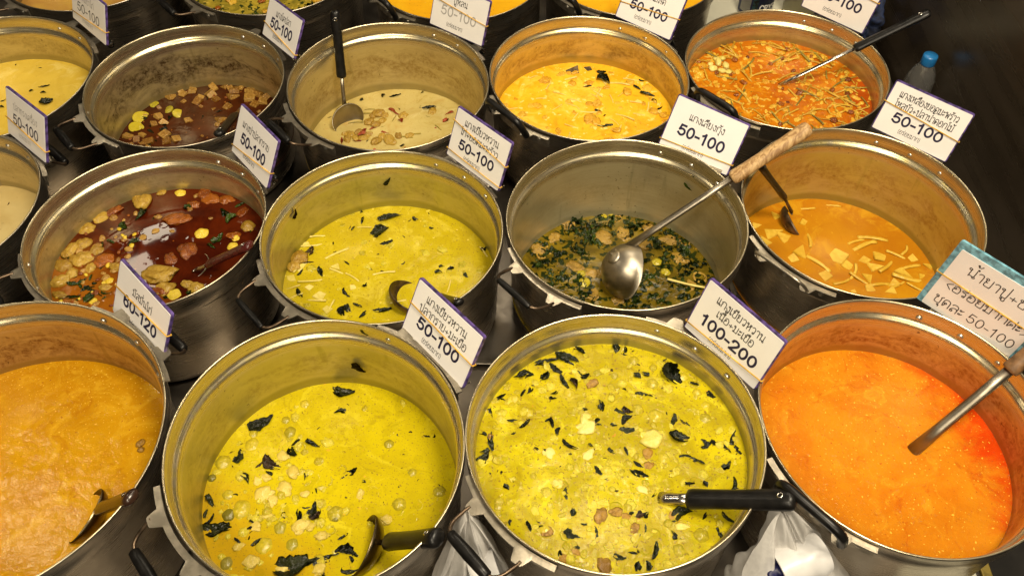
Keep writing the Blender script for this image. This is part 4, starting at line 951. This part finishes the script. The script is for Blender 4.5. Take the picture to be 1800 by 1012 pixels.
many('Q', 'dark_strip', 'leaf', P_LEAF, [(78,153,24,18),(76,163,14,5),(83,181,26,28),(70,120,8),(28,114,8),(4,178,16,25),(3,188,12,5),(55,160,10)], 'dark strip floating on the pale yellow curry at the upper left')
many('R', 'dark_shred', 'leaf', P_LEAFB, [(15,358,8),(4,393,6)], 'tiny dark shred on the thin beige curry at the left edge')
scatter('N', 'green_leaf', 'wilt', P_GREEN, 34, 14, 28, 'dark green leaf clump in the stew of the top row', sink=.3)
scatter('N', 'vegetable_piece', 'flat', P_STEM, 30, 12, 24, 'yellow green vegetable piece in the stew of the top row', sink=.25)
scatter('N', 'soft_lump', 'lump', P_ORANGE, 12, 10, 20, 'orange brown lump in the stew of the top row', sink=.25)
many('A', 'meat_piece', 'lump', P_BROWN, [(247,780,18),(248,790,14)], 'small brown lump in the orange brown curry at the left edge', sink=.35)

# leaves dried onto the inside walls
def wall_leaf(key, px, py, size, label, rot=0, mat=None):
    x, y, R = POTS[key][:3]; R = R-.0152; d = ray(px, py)
    a = d.x*d.x+d.y*d.y; b = 2*(d.x*(CAM_O.x-x)+d.y*(CAM_O.y-y)); c = (CAM_O.x-x)**2+(CAM_O.y-y)**2-R*R
    t = (-b+math.sqrt(b*b-4*a*c))/(2*a); p = CAM_O+d*t
    n = Vector((x-p.x, y-p.y, 0)).normalized()
    s = size*mpp(p)
    o = bpy.data.objects.new('stuck_leaf', random.choice(bank('leaf', mat or P_LEAF))); COL.objects.link(o)
    q = n.to_track_quat('Z', 'Y') @ Quaternion((0, 0, 1), R_(rot))
    o.rotation_mode = 'QUATERNION'; o.rotation_quaternion = q; o.location = p+n*.0005; o.scale = (s, s, s*.6)
    tag(o, label, 'leaf')
wall_leaf('F', 680, 320, 26, 'dark leaf stuck to the back wall of the mustard yellow curry pot', 50)
wall_leaf('F', 518, 377, 26, 'brown leaf stuck to the left wall of the mustard yellow curry pot', 50, P_LEAFB)
wall_leaf('B', 628, 645, 40, 'big brown leaf stuck to the wall of the pot with the short black ladle', -60, P_LEAFB)
wall_leaf('B', 638, 584, 24, 'dark leaf on the rim of the pot with the short black ladle', -55)
wall_leaf('G', 1208, 329, 22, 'dark green leaf stuck to the back wall of the leafy broth pot', -20, P_GREEN)
wall_leaf('G', 1086, 350, 10, 'small dark leaf stuck to the back wall of the leafy broth pot', 60)
wall_leaf('G', 1219, 310, 7, 'tiny dark leaf bit high on the back wall of the leafy broth pot', 60)

# ================================================================== LADLES
def ext(a, b, py):           # carry the line a-b on until it shows at photo row py
    k = 1.0
    for i in range(400):
        p = a+(b-a)*k; v = p-CAM_O; y = 506-CAM_F*v.dot(up)/v.dot(fw)
        if y <= py: break
        k += .01
    return p
def between(a, b, py): return ext(a, a+(b-a)*.001*1000 if False else b, py) if False else next((a+(b-a)*(i/400) for i in range(401) if 506-CAM_F*((a+(b-a)*(i/400))-CAM_O).dot(up)/((a+(b-a)*(i/400))-CAM_O).dot(fw) <= py), b)
# third row, cream curry: black handle upright against the back rim
bw = at(606, 190, SOUPZ['J']+.03); rim = at(593, 62, -.055); tip = ext(bw, rim, 20)
ladle('black handled ladle standing upright in the pale cream curry', tip, between(bw, tip, 137), bw, M_BLACK, bowl=at(612, 210, SOUPZ['J']+.018), bowl_r=.040, bowl_axis=(.55, -.80, .12), bowl_k=.5, grip_r=.0115, steel=M_DULL)
# third row, orange red stew
nk = at(1368, 151, SOUPZ['L']-.004); rim = at(1506, 84, -.052); tip = nk+(rim-nk)*1.88
ladle('black handled ladle lying across the rim of the orange red stew', tip, nk+(rim-nk)*.97, nk, M_BLACK, shaft_r=.0050, grip_r=.0125)
# second row, big ladle with wooden handle
nk = at(1098, 438, SOUPZ['G']+.075); rim = at(1286, 314, -.040); d = rim-nk; tip = nk+d*1.68
ladle('big steel ladle with a long pale wooden handle in the leafy brown broth', tip, nk+d*1.0, nk, M_WOOD, bowl=at(1106, 477, SOUPZ['G']+.036), bowl_r=.057, bowl_k=1.0, bowl_axis=(.93, .10, -.34), steel=M_DULL, shaft_r=.0078, grip_r=.0150, flat=.8, hole=False)
# second row, amber soup
nk = at(1391, 372, SOUPZ['H']+.035); top = at(1378, 346, SOUPZ['H']+.075); tip = at(1334, 288, -.045)
ladle('small black handled ladle dipping into the amber soup', tip, top, nk, M_BLACK, bowl=at(1393, 388, SOUPZ['H']+.008), bowl_r=.036, bowl_axis=(.75, .1, .5), grip_r=.0115, steel=M_WIREDARK)
# second row, mustard yellow curry (mostly behind the card)
tip = at(808, 532, -.050); nk = at(752, 516, SOUPZ['F']+.028)
ladle('dark handled ladle lying in the mustard yellow curry behind the card', tip, along(nk, tip, .35), nk, M_BLACK, bowl=at(722, 520, SOUPZ['F']+.012), bowl_r=.044, bowl_axis=(.45, .25, .8), grip_r=.0105, steel=M_WIREDARK)
# second row, dark red broth
tip = at(441, 430, -.045); nk = at(345, 474, SOUPZ['E']+.006)
ladle('dark red handled ladle in the dark red broth of the second row', tip, along(nk, tip, .22), nk, simple('dark_red_plastic', (.075, .012, .010), .25, 0, .2, 60), bowl=at(338, 470, SOUPZ['E']-.008), bowl_r=.036, bowl_axis=(-.35, 0, .9), grip_r=.0115)
# third row, dark red broth
tip = at(384, 236, -.050); nk = at(424, 190, SOUPZ['I'])
ladle('black handled ladle at the near side of the cube broth, beside the card', tip, along(nk, tip, .30), nk, M_BLACK, grip_r=.0115)
# front row
tip = at(233, 872, .012); nk = at(170, 896, SOUPZ['A']+.030)
ladle('dark brown handled ladle sunk in the orange brown curry', tip, along(nk, tip, .12), nk, simple('dark_brown_plastic', (.03, .014, .008), .25, 0, .3, 60), bowl=at(150, 905, SOUPZ['A']+.012), bowl_r=.043, bowl_axis=(-.62, .10, .55), grip_r=.0135, steel=M_DARKSTEEL)
tip = at(771, 944, .008); nk = at(664, 953, SOUPZ['B']+.030)
ladle('short black handled ladle in the yellow green curry of the front row', tip, along(nk, tip, .19), nk, M_BLACK, bowl=at(637, 957, SOUPZ['B']+.012), bowl_r=.046, bowl_axis=(-.80, .12, .42), grip_r=.0145, flat=.8, steel=M_DARKSTEEL)
tip = at(1400, 878, .030); nk = at(1160, 876, SOUPZ['C']-.004)
ladle('long black handled ladle across the rim of the leafy curry, front row', tip, along(nk, tip, .215), nk, M_BLACK, shaft_r=.0092, grip_r=.0155, flat=.75)
nk = at(1603, 793, SOUPZ['D']-.004); rim = at(1775, 650, .010); d = rim-nk
ladle('ladle with a steel shaft and wooden end in the bright orange curry', nk+d*1.5, nk+d*.99, nk, M_DARKWOOD, steel=M_DULL, shaft_r=.0088, grip_r=.0135, flat=.85, hole=False)

# ================================================================== BOTTLES, BAGS, ODDS AND ENDS
def pet():
    t = NT('clear_bottle_plastic')
    return t.set(col=(.95, .95, .93), rough=.04, trans=.965, ior=1.42, spec=.5)
M_PET = pet(); M_CAP = simple('blue_cap_plastic', (.015, .16, .42), .35, 0, .1)
def bottle(loc, label, r=.032, h=.20, cap=True, clear=True):
    root = empty('water_bottle', loc, label=label, cat='bottle')
    k = r/.032; q = h/.20
    bm = bmesh.new()
    pr = [(.004, .004), (.026*k, .0), (.031*k, .006*q), (.032*k, .02*q), (.0305*k, .045*q), (.032*k, .06*q), (.0305*k, .085*q), (.032*k, .10*q), (.032*k, .125*q), (.030*k, .142*q), (.024*k, .160*q), (.0165*k, .175*q), (.0125*k, .182*q), (.0122*k, .198*q), (.011*k, .199*q), (.0112*k, .18*q), (.022*k, .160*q), (.0288*k, .141*q), (.030*k, .02*q), (.02*k, .004), (.003, .006)]
    add_lathe(bm, pr, 40, close=True); obj('bottle_body', bm, M_PET, root)
    if cap:
        bm = bmesh.new(); add_lathe(bm, [(.0150*k, .178*q), (.0156*k, .180*q), (.0156*k, .198*q), (.0148*k, .2015*q), (.003, .202*q)], 40, close=True); obj('cap', bm, M_CAP, root)
    return root
pc = at(1631, 110, -.118)
bottle((pc.x, pc.y, ZT+.0005), 'small clear water bottle with a blue cap beside the dark wall', .034, -.100-ZT)
# tray and the labelled bottle at the back
M_TRAY = simple('pale_tray', (.62, .60, .48), .4, 0, .06, 8)
tr = box_obj('cutting_board', (.50, 2.06, ZT+.001), (.90, 2.42, ZT+.016), M_TRAY, None, .004)
tag(tr, 'pale greenish board lying at the top behind the orange red stew', 'board')
bl = bottle((.668, 2.145, ZT+.0165), 'water bottle with a blue and white label on the pale board at the top', .046, .28)
def lab(nm, a0, a1, z0, z1, mat, r):
    bm = bmesh.new(); n = 14; pv = None
    for i in range(n+1):
        a = R_(a0+(a1-a0)*i/n); v = (bm.verts.new((r*math.cos(a), r*math.sin(a), z0)), bm.verts.new((r*math.cos(a), r*math.sin(a), z1)))
        if pv: bm.faces.new((pv[0], v[0], v[1], pv[1]))
        pv = v
    bmesh.ops.solidify(bm, geom=bm.faces[:], thickness=.0004)
    return obj(nm, bm, mat, bl)
M_LBLUE = simple('label_blue', (.010, .030, .20), .35, 0, .1); M_LWHITE = simple('label_white', (.72, .70, .66), .4, 0, .05); M_LTEAL = simple('label_teal', (.05, .22, .26), .35, 0, .5, 120)
lab('label', 170, 372, .010, .110, M_LBLUE, .0466)
lab('label_panel', 196, 238, .020, .105, M_LWHITE, .0472); lab('label_picture', 244, 262, .016, .105, M_LTEAL, .0472)
bm = bmesh.new(); add_text(bm, 'CRYS', 0, .030, .020, .0165, .17, 0)
for v in bm.verts:
    a = R_(268)+v.co.x/.0476; rr = .0476+v.co.z; v.co = Vector((rr*math.cos(a), rr*math.sin(a), v.co.y))
obj('label_text', bm, M_LWHITE, bl, smooth=False)
tag(box_obj('serving_tray', (.60, .375, ZT+.001), (.762, .60, ZT+.012), M_TRAY, None, .003), 'cream coloured tray on the front counter, bottom right under the bright orange curry pot', 'tray')
# beige tub and dark blue cloth at the back right
bm = bmesh.new(); add_lathe(bm, [(.004, 0), (.050, 0), (.054, .004), (.060, .09), (.0625, .092), (.0625, .098), (.059, .098), (.053, .006), (.004, .004)], 48, close=True)
tag(obj('plastic_tub', bm, simple('olive_beige_plastic', (.40, .36, .20), .45, 0, .08), None, (.80, 2.14, ZT+.0165)), 'olive beige tub on the pale board at the top edge', 'tub')
bm = bmesh.new(); bmesh.ops.create_icosphere(bm, subdivisions=5, radius=1)
for v in bm.verts:
    n = noise.noise(v.co*2.2)+.5*noise.noise(v.co*6); v.co = Vector((v.co.x*.062*(1+.35*n), v.co.y*.10*(1+.3*n), max(-.08, v.co.z*.085*(1+.4*n))+.08))
tag(obj('cloth_bundle', bm, simple('dark_blue_cloth', (.010, .022, .075), .8, 0, .4, 60, .4, 300), None, (.912, 2.06, ZT)), 'dark blue cloth bundle against the dark wall in the top right', 'cloth')

def bag_mat():
    t = NT('thin_white_plastic'); n = t.n
    f = t.noise(18, 4, .6, .8)
    t.set(col=(.80, .78, .75), rough=.32, normal=t.bump(t.noise(26, 5, .65, 1.2), .5, .004))
    tl = t.new('ShaderNodeBsdfTranslucent'); tl.inputs[0].default_value = (.80, .78, .74, 1)
    tp = t.new('ShaderNodeBsdfTransparent')
    m1 = t.new('ShaderNodeMixShader'); m1.inputs[0].default_value = .35
    t.t.links.new(t.b.outputs[0], m1.inputs[1]); t.t.links.new(tl.outputs[0], m1.inputs[2])
    m2 = t.new('ShaderNodeMixShader'); t.put(m2.inputs[0], t.ramp(f, .3, .7, .10, .34))
    t.t.links.new(m1.outputs[0], m2.inputs[1]); t.t.links.new(tp.outputs[0], m2.inputs[2])
    t.t.links.new(m2.outputs[0], t.out.inputs['Surface']); return t.m
M_BAG = bag_mat(); M_BAGW = simple('white_plastic_sheet', (.60, .59, .58), .35, 0, .05, 30, .3, 40)
M_PRINT = simple('navy_print', (.012, .012, .07), .4, 0, .1)
def bag(name, apex, bottom, half_w, label, folds=7, amp=.018, seed=0, hang=None):
    """a thin carrier bag hanging from one point: gathered at the top, pleated, bulging below"""
    ax = Vector(apex); bt = Vector(bottom); dv = bt-ax
    sd = Vector((1, .25, 0)).normalized(); fr = Vector((.25, -1, 0)).normalized()
    root = empty(name, apex, label=label, cat='plastic bag')
    for sgn, nm in ((1, 'front_sheet'), (-1, 'back_sheet')):
        bm = bmesh.new(); NX, NY = 90, 60; g = []
        for j in range(NY+1):
            v = j/NY; row = []
            for i in range(NX+1):
                u = i/NX*2-1
                wd = half_w*(.04+.96*v**.8)
                ph = u*folds*math.pi+seed+3.2*noise.noise(Vector((u*1.7, v*1.8, seed)))
                pleat = amp*math.sin(ph)*(.25+.75*v)*(1-.35*v)+amp*1.2*noise.noise(Vector((u*3, v*3.5, seed*2.3)))*v+amp*.5*noise.noise(Vector((u*9, v*7, seed*1.3)))*v
                bulge = .055*math.sqrt(max(0, 1-u*u))*v**.9
                p = dv*v+sd*u*wd+fr*sgn*(bulge+pleat*.5*sgn)+fr*pleat
                row.append(bm.verts.new(p))
            g.append(row)
        for j in range(NY):
            for i in range(NX): bm.faces.new((g[j][i], g[j][i+1], g[j+1][i+1], g[j+1][i]))
        obj(nm, bm, M_BAG, root)
    return root
b2 = bag('carrier_bag', at(1372, 893, .006), at(1395, 1075, -.17), .115, 'translucent white carrier bag hanging from the handle of the bright orange curry pot', 2.6, .020, 2.0)
b1 = bag('carrier_bag', at(822, 905, -.010), at(838, 1090, -.20), .085, 'translucent greyish bag hanging between the two yellow green curry pots', 2.8, .018, 5.0)
def roll(name, a, b, r, label, printed=True):
    """a loosely rolled white sheet lying in the bag"""
    a, b = Vector(a), Vector(b); ax = (b-a).normalized(); sd = ax.cross(Vector((0, 0, 1))).normalized(); u_ = sd.cross(ax)
    bm = bmesh.new(); NA, NL = 40, 16; g = []
    for j in range(NL+1):
        row = []; c = a.lerp(b, j/NL)-a
        for i in range(NA+1):
            t = i/NA*2*math.pi*1.35; q = r*(1-.22*i/NA)*(1+.10*noise.noise(Vector((t, j*.3, r*50))))
            row.append(bm.verts.new(c+sd*q*math.cos(t)+u_*q*.8*math.sin(t)))
        g.append(row)
    for j in range(NL):
        for i in range(NA): bm.faces.new((g[j][i], g[j][i+1], g[j+1][i+1], g[j+1][i]))
    o = obj(name, bm, M_BAGW, None, a); tag(o, label, 'plastic roll')
    return o
ra, rb = at(1366, 1000, -.06), at(1446, 968, -.05)
roll('plastic_roll', ra, rb, .030, 'rolled white plastic sheet lying in the carrier bag at the bottom')
rl = roll('plastic_roll', at(835, 1020, -.09), at(880, 1000, -.08), .035, 'rolled white plastic sheet between the two yellow green curry pots')
bm = bmesh.new(); bmesh.ops.create_icosphere(bm, subdivisions=4, radius=.016)
for v in bm.verts: v.co *= 1+.5*noise.noise(v.co*90); v.co.z *= .7
tag(obj('printed_wrapper', bm, M_PRINT, None, at(1367, 1000, -.062)), 'crumpled navy printed wrapper inside the white roll at the bottom', 'wrapper')
